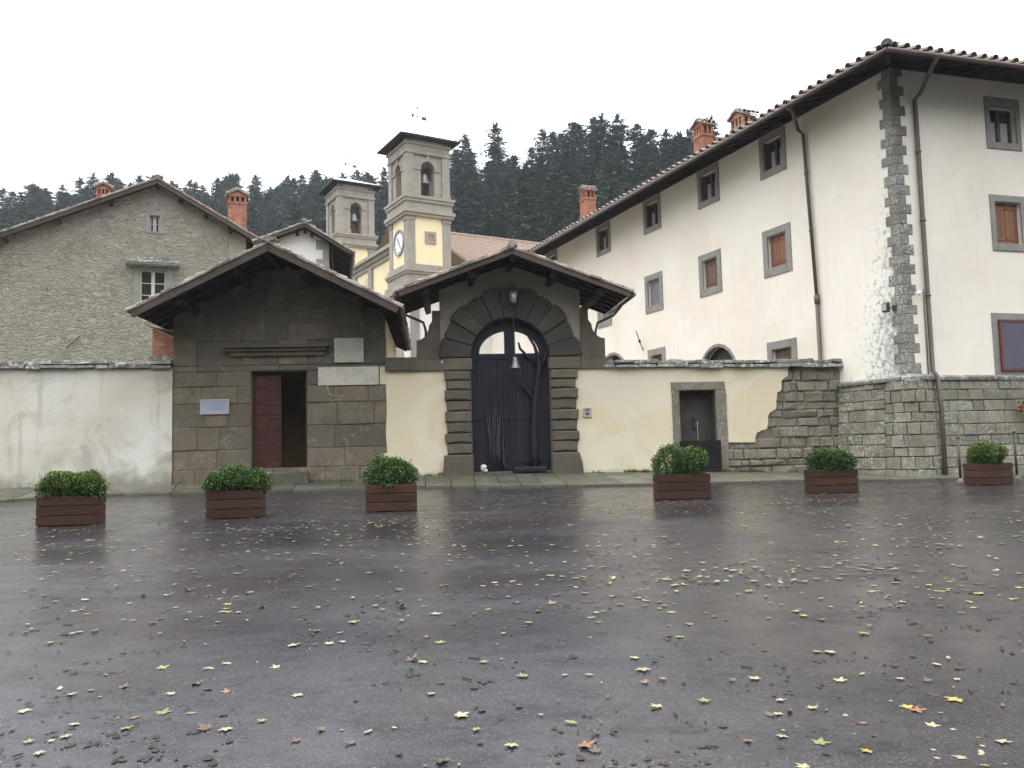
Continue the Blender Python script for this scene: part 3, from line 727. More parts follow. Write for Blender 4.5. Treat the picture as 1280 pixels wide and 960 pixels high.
# upper gable: courses trimmed to the roof line
z = top
while z < gA[1]-.1:
    h = rng.uniform(.4, .6); x = HL
    while x < HU1:
        w_ = rng.uniform(.6, 1.2); e = min(x+w_, HU1)
        lim = lambda u: max(z, min(z+h-.006, roofz(u)-.1))
        q = [(x+.004, z), (e-.004, z), (e-.004, lim(e)), ((x+e)/2, lim((x+e)/2)), (x+.004, lim(x))]
        if max(lim(x), lim(e), lim((x+e)/2)) > z+.02: mb.prism(q, -.005-rng.uniform(0, .01), .1)
        x = e
    z += h
mb.build('front_wall', MT['hut'], gh)
mb = MB(WF)   # body: core behind the blocks, side walls, back wall, floor
panel(mb, HL+.01, HR-.01, hb-.4, top+.01, [(d0, d1, hb-.4, dzt)], .028, .45)
mb.prism([(HL+.01, top), (HU1-.01, top), (HU1-.01, roofz(HU1)-.12), (gA[0], gA[1]-.15), (HL+.01, roofz(HL)-.12)], .028, .4)
mb.build('wall_core', MT['mortar'], gh)
mb = MB(WF)
for uu in (HL+.012, HU1-.012):
    s_ = 1 if uu < 0 and uu < -6 else -1
    mb.box((uu, .1, hb-.4), (uu+(.35 if uu < gA[0] else -.35), 7.4, roofz(uu)-.16))
mb.prism([(HL+.02, hb-.3), (HU1-.02, hb-.3), (HU1-.02, roofz(HU1)-.17), (gA[0], gA[1]-.2), (HL+.02, roofz(HL)-.17)], 7.1, 7.4)
mb.build('side_wall', MT['pl_yellow'], gh)
mb = MB(WF); mb.box((HL+.3, .45, hb-.1), (HU1-.3, 7.1, dzb-.01)); mb.box((HL+.37, 3.2, dzb), (HU1-.37, 3.3, dzt+1.2)); mb.box((HL+.37, .46, dzt+1.0), (HU1-.37, 3.2, dzt+1.1))
mb.build('inside_wall', MT['ochre'], gh)
mb = MB(WF); mb.box((d0-.1, .10, dzb-.12), (d1+.1, .45, dzb)); mb.box((GW(326, 590)[0], -.20, hb-.1), (GW(386, 590)[0], .02, dzb-.115)); mb.build('doorstep', MT['paving'], gh, bevel=.015)
# door leaf: left one closed, right one swung inwards
dm = GW(349.5, 500)[0]
def leaf(mb, w, h):   # local leaf in (u,z), front at v=0
    mb.box((0, .02, 0), (w, .05, h))
    st = .06; nr = 6; ph = (h-st*(nr+1)-.12)/nr
    for (a, b) in ((0, st), (w/2-st/2, w/2+st/2), (w-st, w)): mb.box((a, 0, 0), (b, .0205, h))
    z_ = 0
    for k in range(nr+1):
        hh = st+(.12 if k == 0 else 0); mb.box((st, .002, z_), (w/2-st/2, .0205, z_+hh)); mb.box((w/2+st/2, .002, z_), (w-st, .0205, z_+hh)); z_ += hh
        if k < nr:
            for (a, b) in ((st, w/2-st/2), (w/2+st/2, w-st)):
                c_ = .018; q = [(a+.02, z_+.02), (b-.02, z_+.02), (b-.02, z_+ph-.02), (a+.02, z_+ph-.02)]
                mb.prism(q, .004, .021, ch=.014)
        z_ += ph
mb = MB(Fr(WF.w(d0+.02, .24, dzb+.01), WF.az)); leaf(mb, dm-d0-.02, dzt-dzb-.02); dl = mb.build('door_leaf', MT['door'], gh, bevel=.004)
mb = MB(WF); mb.tube([(dm-.05, .235, dzb+1.15), (dm-.05, .18, dzb+1.15), (dm-.10, .17, dzb+1.15)], .012, 6); mb.build('door_handle', MT['iron'], dl)
mb = MB(Fr(WF.w(d1-.03, .26, dzb+.01), WF.az-82)); leaf(mb, dm-d0-.02, dzt-dzb-.02); mb.build('door_leaf', MT['door'], gh, bevel=.004)
# moulding above the door
a, b = GW(281, 438, -.12), GW(411, 438, -.12); zt = GW(350, 430.5, -.12)[1]; zb = GW(350, 444.5, -.12)[1]
mb = MB(WF); mb.box((a[0], -.26, zt-.10), (b[0], .05, zt)); mb.box((a[0]+.06, -.18, zt-.19), (b[0]-.06, .05, zt-.103)); mb.box((a[0]+.13, -.1, zb), (b[0]-.13, .05, zt-.193))
mb.build('door_moulding', MT['gatestone'], gh, bevel=.02)
RT, EV = gable_roof(gh, WF, gL, gA, gR, VO, 7.6, .21)
# brackets where the purlins meet the verge
mb = MB(WF)      # pale mortar left on the blocks under the marble slab
def smear(pts, wd):
    P_ = [GW(x, y) for x, y in pts]
    for a, b in zip(P_, P_[1:]):
        L_ = math.hypot(b[0]-a[0], b[1]-a[1]); n_ = max(2, int(L_/.08)); dx, dz = (b[1]-a[1])/L_, -(b[0]-a[0])/L_; pr = None
        for k in range(n_+1):
            c_ = (a[0]+(b[0]-a[0])*k/n_, a[1]+(b[1]-a[1])*k/n_); w0, w1 = wd*rng.uniform(.3, 1.1), wd*rng.uniform(.3, 1.1)
            cu = [(c_[0]-dx*w0, -.036, c_[1]-dz*w0), (c_[0]+dx*w1, -.036, c_[1]+dz*w1)]
            if pr: mb.quad(pr[0], pr[1], cu[1], cu[0])
            pr = cu
smear([(409, 482), (412, 493), (421, 495), (430, 494.5)], .028)
mb.build('mortar_smear', simple('pale_mortar', (.34, .30, .22), (.22, .19, .14), 11, .9, .4), gh)
# plaques
def plaque(name, label, cat, x0, y0, x1, y1, mat, th, lines=None, frame=None, ink='ink'):
    p, q = GW(x0, y0, -.04), GW(x1, y1, -.04); uc, zc = (p[0]+q[0])/2, (p[1]+q[1])/2; hw, hh = (q[0]-p[0])/2, (p[1]-q[1])/2
    t_ = thing(name, label, cat, WF, (uc, -.02, zc-hh))
    m = MB(WF); m.box((uc-hw, -.018-th, zc-hh), (uc+hw, -.016, zc+hh)); plate_mb = m
    if frame:
        m = MB(WF); fw_ = .035; y = -.018-th-.012
        for bx in (((uc-hw-.01, zc+hh-fw_), (uc+hw+.01, zc+hh+.01)), ((uc-hw-.01, zc-hh-.01), (uc+hw+.01, zc-hh+fw_)), ((uc-hw-.01, zc-hh+fw_+.002), (uc-hw+fw_, zc+hh-fw_-.002)), ((uc+hw-fw_, zc-hh+fw_+.002), (uc+hw+.01, zc+hh-fw_-.002))):
            m.box((bx[0][0], y, bx[0][1]), (bx[1][0], -.014, bx[1][1]))
        m.build('frame', MT[frame], t_, bevel=.004)
    if lines:
        m = plate_mb; y = -.018-th-.004
        for (zr, u0, u1, hg) in lines:
            x = uc+hw*u0
            while x < uc+hw*u1:      # illegible strokes of cut letters
                w2 = hg*rng.uniform(.35, .75)
                if rng.random() < .86:
                    k = rng.randint(0, 3); zz_ = zc+hh*zr
                    m.box((x, y, zz_), (x+hg*.16, -.015-th, zz_+hg), 1)
                    if k: m.box((x+hg*.162, y, zz_+(0, hg*.84, hg*.42, 0)[k]), (x+w2, -.015-th, zz_+(0, hg, hg*.56, hg*.16)[k]), 1)
                    if k == 2: m.box((x+w2*.8, y, zz_+hg*.0), (x+w2*.8+hg*.16, -.015-th, zz_+hg*.41), 1)
                x += w2+hg*.22
    plate_mb.build('plate', [MT[mat], MT[ink]], t_)
    return t_
plaque('wall_sign', 'small pale blue metal sign with two lines of text left of the door', 'sign', 250.5, 500, 286, 517, 'signblue', .02, [(.22, -.75, .72, .085), (-.42, -.5, .5, .085)], 'plastic', 'signink')
plaque('inscription_tablet', 'square grey marble tablet covered in carved lines, up right of the door', 'plaque', 418, 423, 454.5, 452.5, 'marble', .05, [(.78-.185*k, -.9, .9, .05) for k in range(10)])
plaque('stone_slab', 'long blank pale marble slab set in the wall under the carved tablet', 'plaque', 397.5, 459, 473.5, 480.5, 'marble', .025)

# ================================================================== GATE
gw = thing('gateway', 'rusticated stone arched gateway with gabled tile roof and blue black doors', 'gateway', WF, (0, 0, foot(0)))
gc = GW(639.2, 447)[0]; spz = GW(639, 447)[1]; iu0, iu1 = GW(590, 520)[0], GW(688, 520)[0]; r_in = (iu1-iu0)/2; gc = (iu0+iu1)/2
r_out = GW(639, 447)[1]; r_out = GW(639, 361)[1]-spz
GV = -.06
for side in (0, 1):
    mb = MB(WF)
    ylist = [566, 552.5, 540, 526.5, 513, 499.5, 486.5, 474.5, 462.5]
    for k, (ya, yb) in enumerate(zip(ylist, ylist[1:])):
        za, zb_ = GW(640, ya)[1], GW(640, yb)[1]; wide = (k % 2 == 0)
        wide = k in (1, 3, 5, 7) if False else (k % 2 == 1)
        if side == 0: a, b = GW(556 if wide else 558.5, 500)[0]-.0, iu0
        else: a, b = iu1, GW(722 if wide else 719.5, 500)[0]
        p = (.10 if wide else .06)+rng.uniform(-.012, .012); jj = lambda P_: [(q_[0]+rng.uniform(-.016, .016), q_[1]+rng.uniform(-.011, .011)) for q_ in P_]
        cx = [(a, za+.01), (b-(.02 if side == 0 else 0)+(0 if side == 0 else 0), za+.01), (b-(.02 if side == 0 else 0), zb_-.01), (a, zb_-.01)]
        if side == 1: cx = [(a+.02, za+.01), (b, za+.01), (b, zb_-.01), (a+.02, zb_-.01)]
        cx = [cx[0], ((cx[0][0]+cx[1][0])/2, cx[0][1]), cx[1], (cx[1][0], (cx[1][1]+cx[2][1])/2), cx[2], ((cx[2][0]+cx[3][0])/2, cx[2][1]), cx[3], (cx[3][0], (cx[0][1]+cx[3][1])/2)]; mb.prism(jj(cx), -.06-p, .5, ch=.04)
    # core strip (door reveal edge)
    if side == 0: mb.box((iu0-.72, -.045, foot(iu0)), (iu0, .5, spz-.02))
    else: mb.box((iu1, -.045, foot(iu1)), (iu1+.70, .5, spz-.02))
    # base block and impost
    bz0, bz1 = GW(640, 594)[1]-.15, GW(640, 567)[1]
    if side == 0: mb.prism([(GW(553, 590)[0], bz0), (iu0+.01, bz0), (iu0+.01, bz1), (GW(555.5, 568)[0], bz1)], -.24, .5, ch=.04)
    else: mb.prism([(iu1-.01, bz0), (GW(729, 590)[0], bz0), (GW(727, 580)[0], bz0+.45), (GW(723, 568)[0], bz1), (iu1-.01, bz1)], -.24, .5, ch=.04)
    iz0, iz1 = GW(640, 462)[1], GW(640, 447.5)[1]
    if side == 0: mb.prism([(GW(553, 450)[0], iz0), (iu0+.03, iz0), (iu0+.03, iz1), (GW(553, 450)[0], iz1)], -.16, .5, ch=.012)
    else: mb.prism([(iu1-.03, iz0), (GW(724.5, 450)[0], iz0), (GW(724.5, 450)[0], iz1), (iu1-.03, iz1)], -.16, .5, ch=.012)
    mb.build('pillar', MT['gatestone'], gw, bevel=.012)
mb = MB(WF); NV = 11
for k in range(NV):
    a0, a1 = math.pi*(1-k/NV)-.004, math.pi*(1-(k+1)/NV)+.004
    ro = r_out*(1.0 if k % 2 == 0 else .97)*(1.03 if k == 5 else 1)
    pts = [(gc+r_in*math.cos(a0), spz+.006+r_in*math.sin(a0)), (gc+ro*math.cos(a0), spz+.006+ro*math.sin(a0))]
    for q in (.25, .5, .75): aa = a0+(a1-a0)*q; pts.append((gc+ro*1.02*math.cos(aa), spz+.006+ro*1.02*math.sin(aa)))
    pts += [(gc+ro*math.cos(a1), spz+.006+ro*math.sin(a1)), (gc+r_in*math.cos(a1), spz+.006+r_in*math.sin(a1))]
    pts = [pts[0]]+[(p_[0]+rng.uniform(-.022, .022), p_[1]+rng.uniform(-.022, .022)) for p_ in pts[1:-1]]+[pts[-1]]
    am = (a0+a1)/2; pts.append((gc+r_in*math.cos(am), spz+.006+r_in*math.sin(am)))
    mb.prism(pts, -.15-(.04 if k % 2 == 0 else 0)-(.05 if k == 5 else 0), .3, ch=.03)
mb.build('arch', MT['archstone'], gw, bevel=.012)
# plastered gable
GO = -1.35
qL, qA, qR = GW(497.5, 364.5, GO), GW(640.5, 311.5, GO), GW(789, 365.5, GO)
def rz2(u):
    if u < qA[0]: return qL[1]+(qA[1]-qL[1])*(u-qL[0])/(qA[0]-qL[0])
    return qR[1]+(qA[1]-qR[1])*(u-qR[0])/(qA[0]-qR[0])
wu0, wu1 = GW(550, 420)[0], GW(726, 420)[0]
mb = MB(WF); seg = 20
for k in range(seg):      # wall above the arch as strips
    a, b = math.pi*(1-k/seg), math.pi*(1-(k+1)/seg); rr = r_in+.04
    pa, pb = (gc+rr*math.cos(a), spz+rr*math.sin(a)), (gc+rr*math.cos(b), spz+rr*math.sin(b))
    mb.hexa([(pa[0], 0, pa[1]), (pb[0], 0, pb[1]), (pb[0], .48, pb[1]), (pa[0], .48, pa[1]), (pa[0], 0, rz2(pa[0])-.12), (pb[0], 0, rz2(pb[0])-.12), (pb[0], .48, rz2(pb[0])-.12), (pa[0], .48, rz2(pa[0])-.12)])
mb.prism([(wu0, spz), (gc-r_in-.04, spz), (gc-r_in-.04, rz2(gc-r_in-.04)-.12), (wu0, rz2(wu0)-.12)], 0, .48)
mb.prism([(gc+r_in+.04, spz), (wu1, spz), (wu1, rz2(wu1)-.12), (gc+r_in+.04, rz2(gc+r_in+.04)-.12)], 0, .48)
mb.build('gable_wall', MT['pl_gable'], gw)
# scrolled buttresses
for side in (0, 1):
    px_in, px_out = (550.5, 520.5) if side == 0 else (725.5, 752.5); sg = 1 if side == 0 else -1
    mb = MB(WF); a, b = GW(px_in, 450)[0], GW(px_out, 450)[0]
    X = lambda d_: GW(px_in-sg*d_, 430)[0]
    Zp = lambda y: GW(640, y)[1]
    prof = [(X(0), Zp(447.8)), (X(30), Zp(447.8)), (X(30), Zp(424.5))]
    for k in range(1, 9):
        t_ = math.pi/2*k/8; prof.append((X(30-16*math.sin(t_)), Zp(424.5-(1-math.cos(t_))*18)))
    prof += [(X(10), Zp(401)), (X(10), Zp(388)), (X(0), Zp(388))]
    prof = prof if side == 1 else prof[::-1]
    # fan of strips from the inner edge
    inner = X(0)
    pr = sorted([p for p in prof if abs(p[0]-inner) > 1e-6], key=lambda p: p[1])
    pr = [pr[0]]+[p for i, p in enumerate(pr[1:]) if p[1] > pr[i][1]+1e-5]
    for p, q in zip(pr, pr[1:]):
        s4 = [(inner, p[1]), (p[0], p[1]), (q[0], q[1]), (inner, q[1])]
        mb.prism(s4 if side == 1 else s4[::-1], -.08, .40, r=.4)
    mb.box((X(-1), -.11, Zp(462)), (X(31.5), .42, Zp(448.2)))
    mb.build('scroll_buttress', MT['gatestone'], gw)
GT, GE = gable_roof(gw, WF, qL, qA, qR, GO, 2.1, .17, npur=(.22, .62))
# gutters
for (e0, sd, n), sg in zip(GE, (-1, 1)):
    mb = MB(WF); c = e0+V3((.09*sg, .0, -.06)); mb.tube([c+V3((0, .02, 0)), c+V3((0, 3.3, 0))], .055, 8)
    mb.tube([c+V3((0, 1.7, -.04)), c+V3((-.25*sg, 1.65, -.32)), c+V3((-.75*sg, 1.62, -.55)), c+V3((-.82*sg, 1.62, -.8)), c+V3((-.82*sg, 1.62, -3.6))], .04, 8)
    mb.build('gutter', MT['pipe'], GT)
# doors: dark board leaves with semicircular fanlight
dv = .18; ftz = GW(640, 442)[1]; fb = GW(640, 589)[1]
for side in (0, 1):
    mb = MB(WF); x0, x1 = (iu0, gc-.004) if side == 0 else (gc-.002, iu1)
    nb = 6; w_ = (x1-x0)/nb
    for k in range(nb): mb.box((x0+k*w_+.003, dv+rng.uniform(0, .012), fb), (x0+(k+1)*w_-.003, dv+.07, ftz-.002))
    mb.box((x0+.002, dv+.03, fb+.002), (x1-.002, dv+.066, ftz-.006))
    if side == 0: mb.box((gc-.05, dv-.03, fb), (gc+.05, dv+.068, ftz-.004))
    for z_ in (fb+.25, fb+1.5, ftz-.15): mb.box((x0+.02, dv-.02, z_), (x1-.02, dv+.02, z_+.14))
    lf = mb.build('gate_leaf', MT['gate'], gw, bevel=.004)
    mb = MB(WF); xx = gc-.12 if side == 0 else gc+.12
    mb.tube([(xx, dv-.02, fb+1.6), (xx, dv-.08, fb+1.55), (xx, dv-.02, fb+1.45)], .014, 6); mb.build('pull_handle', MT['iron'], lf)
mb = MB(WF)
rf0 = GW(675, 442)[0]-gc      # glass opening radius
fh = GW(640, 412.5)[1]-ftz
for k in range(24):
    a, b = math.pi*(1-k/24), math.pi*(1-(k+1)/24)
    o_ = [(gc+(r_in+.02)*math.cos(x), spz-.02+(r_in+.02)*math.sin(x)) for x in (a, b)]; i_ = [(gc+rf0*math.cos(x), ftz+fh*math.sin(x)) for x in (a, b)]
    mb.hexa([(i_[0][0], dv-.02, i_[0][1]), (i_[1][0], dv-.02, i_[1][1]), (i_[1][0], dv+.09, i_[1][1]), (i_[0][0], dv+.09, i_[0][1]), (o_[0][0], dv-.02, o_[0][1]), (o_[1][0], dv-.02, o_[1][1]), (o_[1][0], dv+.09, o_[1][1]), (o_[0][0], dv+.09, o_[0][1])], 0, .3)
mp0, mp1 = GW(631, 430)[0], GW(643.5, 430)[0]
mb.box((mp0, dv-.03, ftz-.05), (mp1, dv+.10, spz+r_in*.96)); mb.box((iu0+.01, dv-.035, ftz-.06), (iu1-.01, dv+.095, ftz+.02))
mb.build('fanlight_frame', MT['gate'], gw)
# bare tree applied to the right leaf, branches crossing the fanlight
mb = MB(WF); G = lambda x, y, v=dv-.08: V3((GW(x, y, v)[0], v, GW(x, y, v)[1]))
mb.tube([G(669, 588), G(668, 560), G(667, 530), G(669, 500), G(672, 475), G(674, 460), G(672, 445), G(668, 432), G(660, 420)], [.17, .12, .105, .10, .095, .085, .065, .045, .03], 9)
mb.tube([G(667, 500), G(660, 490), G(653, 481), G(650, 474)], [.06, .05, .04, .02], 7)
mb.tube([G(673, 462), G(680, 452), G(684, 440), G(684, 428), G(681, 420)], [.07, .06, .045, .03, .015], 7)
mb.tube([G(668, 455), G(662, 448), G(650, 436), G(648, 428)], [.05, .04, .04, .025], 7)
for k in range(9):
    a = -.4+k*.5; mb.tube([G(669, 585), G(669+14*math.cos(k*.8), 588.5)], [.07, .03], 6)
mb.build('carved_tree', MT['gate'], gw)
mb = MB(WF); mb.box((GW(641, 587, -.1)[0], -.12, fb-.05), (GW(684, 587, -.1)[0], .15, fb+.12)); mb.build('carved_tree_base', MT['gate'], gw, bevel=.04)
mb = MB(WF)   # gnarled root mass on the left leaf
for k in range(16):
    x = rng.uniform(612, 634); mb.tube([G(x, 588, .02), G(x+rng.uniform(-4, 4), rng.uniform(560, 580), .10), G(x+rng.uniform(-6, 6), rng.uniform(470, 565), .15)], [.05, .045, .012], 6)
mb.build('carved_roots', MT['gate'], gw)
mb = MB(WF); mb.box((iu0-.02, -.02, foot(0)-.2), (iu1+.02, .5, fb-.003)); mb.build('threshold', MT['paving'], gw, bevel=.015)
# white skull-like stone on the sill
q = GW(604.5, 582, .02); sk = thing('skull', 'small white skull lying on the sill at the left gate leaf', 'skull', WF, (q[0], .02, fb))
mb = MB(WF)
for i in range(9): pass
mb.lathe([(.001, .0), (.06, .015), (.085, .06), (.095, .11), (.088, .16), (.06, .205), (.001, .22)], (q[0], .02, fb+.0), 14); mb.build('cranium', MT['bone'], sk, smooth=True)
mb = MB(WF); mb.prism([(q[0]+.0, fb), (q[0]+.11, fb+.0), (q[0]+.12, fb+.06), (q[0]+.07, fb+.1), (q[0], fb+.1)], -.06, .07, ch=.02); mb.build('jaw', MT['bone'], sk)
mb = MB(WF)
for dx in (.0, .065): mb.lathe([(.001, -.012), (.02, -.006), (.022, 0), (.001, .02)], (q[0]+dx+.01, -.065, fb+.115), 8, axis='y')
mb.build('eye_socket', MT['black'], sk)
# lantern and bell
q = GW(641.5, 372, -.35); ln = thing('lantern', 'glass wall lantern fixed to the keystone above the gate arch', 'lantern', WF, (q[0], -.15, q[1]-.3))
mb = MB(WF); c = V3((q[0], -.42, q[1]))
mb.lathe([(.02, .28), (.05, .24), (.16, .15), (.165, .13), (.12, .125)], c, 8, sm=False); mb.lathe([(.10, -.16), (.085, -.2), (.02, -.24), (.01, -.26)], c, 8, sm=False)
for k in range(8):
    a = 2*math.pi*k/8; mb.tube([c+V3((.135*math.cos(a), .135*math.sin(a), .13)), c+V3((.095*math.cos(a), .095*math.sin(a), -.17))], .009, 5)
mb.tube([c+V3((0, .0, .27)), c+V3((0, .1, .42)), c+V3((0, .30, .40)), c+V3((0, .34, .2))], .016, 6)
mb.build('lantern_frame', MT['iron'], ln)
mb = MB(WF); mb.lathe([(.125, .125), (.09, -.165)], c, 8, sm=False); mb.build('lantern_glass', MT['lampglass'], ln)
mb = MB(WF); mb.lathe([(.02, .1), (.045, .04), (.04, -.02), (.015, -.06)], c+V3((0, -.1, .0)), 10); mb.build('bulb', MT['whiteplastic'], ln)
q = GW(644, 453, -.35); bl_ = thing('hand_bell', 'small pale bell hanging on a chain in front of the gate doors', 'bell', WF, (q[0], -.35, q[1]-.2))
mb = MB(WF); c = V3((q[0], -.35, q[1])); mb.lathe([(.012, .17), (.05, .16), (.07, .11), (.08, .02), (.105, -.08), (.15, -.16), (.155, -.18), (.13, -.175)], c, 16); mb.build('bell_body', MT['bellgrey'], bl_)
mb = MB(WF); mb.tube([c+V3((0, 0, .16)), c+V3((0, 0, .7)), c+V3((-.02, .05, 1.25)), (gc, -.18, GW(640, 392)[1])], .012, 6); mb.build('chain', MT['iron'], bl_)
mb = MB(WF); mb.tube([c+V3((0, 0, 0)), c+V3((0, 0, -.2))], .012, 6); mb.lathe([(.001, .02), (.025, 0), (.001, -.03)], c+V3((0, 0, -.2)), 8); mb.build('clapper', MT['iron'], bl_)
# ================================================================== RIGHT WING
Qp = WF.w(RWALL, .0, 0); dl_ = V3((math.sin(R(-22.5)), math.cos(R(-22.5)), 0)); rc = ray(1135, 470); rc = V3((rc.x, rc.y, 0))
# Qp - t*dl_ = s*rc  (solve 2d)
det = (-dl_.x)*(-rc.y)-(-dl_.y)*(-rc.x)
tt = ((-Qp.x)*(-rc.y)-(-Qp.y)*(-rc.x))/det
Cn = Qp-dl_*tt
zb0 = gz(Cn.x, Cn.y)
RF = Fr((Cn.x, Cn.y, zb0), 74.15); LF = Fr((Cn.x, Cn.y, zb0), 157.5)

wing = thing('monastery_wing', 'tall cream plastered monastery wing with quoined corner and long tiled eaves', 'building', RF)
wz = RF.pick(1115.5, 100)[1]; sz = RF.pick(1200, 472)[1]
OV = 1.45
def inter(o): # plan intersection of the two eave lines at overhang o
    p1, d1_ = LF.w(0, -o, 0), LF.u; p2, d2_ = RF.w(0, -o, 0), RF.u
    dd = d1_.x*d2_.y-d1_.y*d2_.x; q = p2-p1; t_ = (q.x*d2_.y-q.y*d2_.x)/dd; return p1+d1_*t_
tip = inter(OV); d_ = ray(1110, 60); ze = (CAM+d_*(tip.y/d_.y)).z-zb0
tan = math.tan(R(19)); print('eave z', ze, 'wall z', wz)
ZS = ze+OV*tan      # underside of the eaves boards at the wall face
# --- windows
def rowz(lst): return sum(lst)/len(lst)
def fromL(bl, br, tr): (u0, z0), (u1, z0b), (u1b, z1) = LF.pick(*bl), LF.pick(*br), LF.pick(*tr); return [u0, u1, (z0+z0b)/2, z1]
UP = [fromL((951.25, 226.25), (983.6, 211.1), (981.5, 158)), fromL((873.4, 262.7), (900, 250.2), (898.5, 201)), fromL((805.4, 294.5), (826.9, 284.2), (825.3, 242)), fromL((746.25, 323.1), (763.75, 313.1), (762.7, 275)), fromL((682.5, 353), (697.5, 346.5), (697.3, 312))]
LO = [fromL((955.9, 347.2), (990.9, 335.9), (988.1, 278.4)), fromL((875.6, 372.1), (903.2, 363.5), (901.9, 309.7)), fromL((807.75, 393.5), (829.7, 388.4), (828.2, 337.25)), fromL((747.9, 410.9), (765.3, 406.3), (764.5, 362))]
for nm, row in (('UP', UP), ('LO', LO)):
    pass
zu0, zu1 = rowz([w[2] for w in UP[:4]]), rowz([w[3] for w in UP[:4]]); zl0, zl1 = rowz([w[2] for w in LO]), rowz([w[3] for w in LO[:3]])
for w in UP: w[2], w[3] = zu0, zu1
for w in LO: w[2], w[3] = zl0, zl1
ga, gc_ = LF.pick(959.1, 428.75), LF.pick(995.6, 421.6); GD = [[ga[0], gc_[0], ga[1]-1.75, (ga[1]+gc_[1])/2]]
g2a, g2b = LF.pick(810, 437.2), LF.pick(831.6, 434); GD.append([g2a[0], g2b[0], g2a[1]-1.6, (g2a[1]+g2b[1])/2])
r1 = RF.pick(1229, 120.3), RF.pick(1231, 185); RW = [[r1[0][0], r1[0][0]+1.28, r1[1][1], r1[0][1]]]
r2 = RF.pick(1236, 243), RF.pick(1240.6, 313); RW.append([r2[0][0], r2[0][0]+1.28, r2[1][1], r2[0][1]])
r3 = RF.pick(1238.5, 391), RF.pick(1244, 471); RW.append([r3[0][0], r3[0][0]+1.28, sz+.02, r3[0][1]])

def opening(w, fs, ft, fb_): return (w[0]+fs, w[1]-fs, w[2]+fb_, w[3]-ft)
LH = [opening(w, .2, .20, .24) for w in UP]+[opening(w, .24, .24, .27) for w in LO]+[opening(w, .25, .27, .25) for w in GD]
RH = [opening(w, .16, .3, .2) for w in RW[:1]]+[opening(w, .17, .2, .22) for w in RW[1:2]]+[opening(w, .2, .24, .22) for w in RW[2:]]
LEN = -44.0
AR = []
for (cx, cy, x0, x1, yb) in ((897, 433, 876.5, 918, 447), (766, 443, 749, 783, 449)):
    u0, z0 = LF.pick(x0, yb); u1, _ = LF.pick(x1, yb); _, zt_ = LF.pick(cx, cy); r_ = (u1-u0)/2*1.08; AR.append(((u0+u1)/2, r_, zt_-r_))
mb = MB(LF)
allh = LH+[(a-r_, a+r_, -.5, zs+r_) for a, r_, zs in AR]
panel(mb, LEN, 0, -.6, ZS-.005, allh, 0, .28)
for a, r_, zs in AR:     # fill the corners above each round arch
    for k in range(12):
        p, q = math.pi*(1-k/12), math.pi*(1-(k+1)/12)
        mb.quad((a+r_*math.cos(p), 0, zs+r_*math.sin(p)), (a+r_*math.cos(q), 0, zs+r_*math.sin(q)), (a+r_*math.cos(q), 0, zs+r_), (a+r_*math.cos(p), 0, zs+r_))
        mb.quad((a+r_*math.cos(p), 0, zs+r_*math.sin(p)), (a+r_*math.cos(p), .5, zs+r_*math.sin(p)), (a+r_*math.cos(q), .5, zs+r_*math.sin(q)), (a+r_*math.cos(q), 0, zs+r_*math.sin(q)))
mb.build('left_wall', MT['pl_wing'], wing)
mb = MB(RF); panel(mb, 0, 14, -.6, ZS-.005, RH, 0, .28); mb.build('right_wall', MT['pl_wing'], wing)
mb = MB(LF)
mb.quad((LEN, .279, 3.6), (-.4, .279, 3.6), (-.4, .279, wz+.2), (LEN, .279, wz+.2))  # black sheet standing in for the dark of the rooms
mb.build('inner_backing', MT['black'], wing)
mb = MB(LF); mb.quad((LEN, .62, -.4), (-.8, .62, -.4), (-.8, .62, 3.59), (LEN, .62, 3.59))
mb.build('inner_backing', MT['ochre'], wing)
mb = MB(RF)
mb.quad((.4, .279, .5), (13.9, .279, .5), (13.9, .279, wz+.2), (.4, .279, wz+.2))  # black sheet painting the room shade behind these windows
mb.build('inner_backing', MT['black'], wing)
for a, r_, zs in AR:
    mb = MB(LF)
    for k in range(11):
        p, q = math.pi*(1-k/11)-.01, math.pi*(1-(k+1)/11)+.01; ro = r_+.10
        mb.prism([(a+r_*.985*math.cos(p), zs+r_*.985*math.sin(p)), (a+ro*math.cos(p), zs+ro*math.sin(p)), (a+ro*math.cos(q), zs+ro*math.sin(q)), (a+r_*.985*math.cos(q), zs+r_*.985*math.sin(q))], -.02, .2)
    mb.build('arch_surround', MT['grey'], wing)
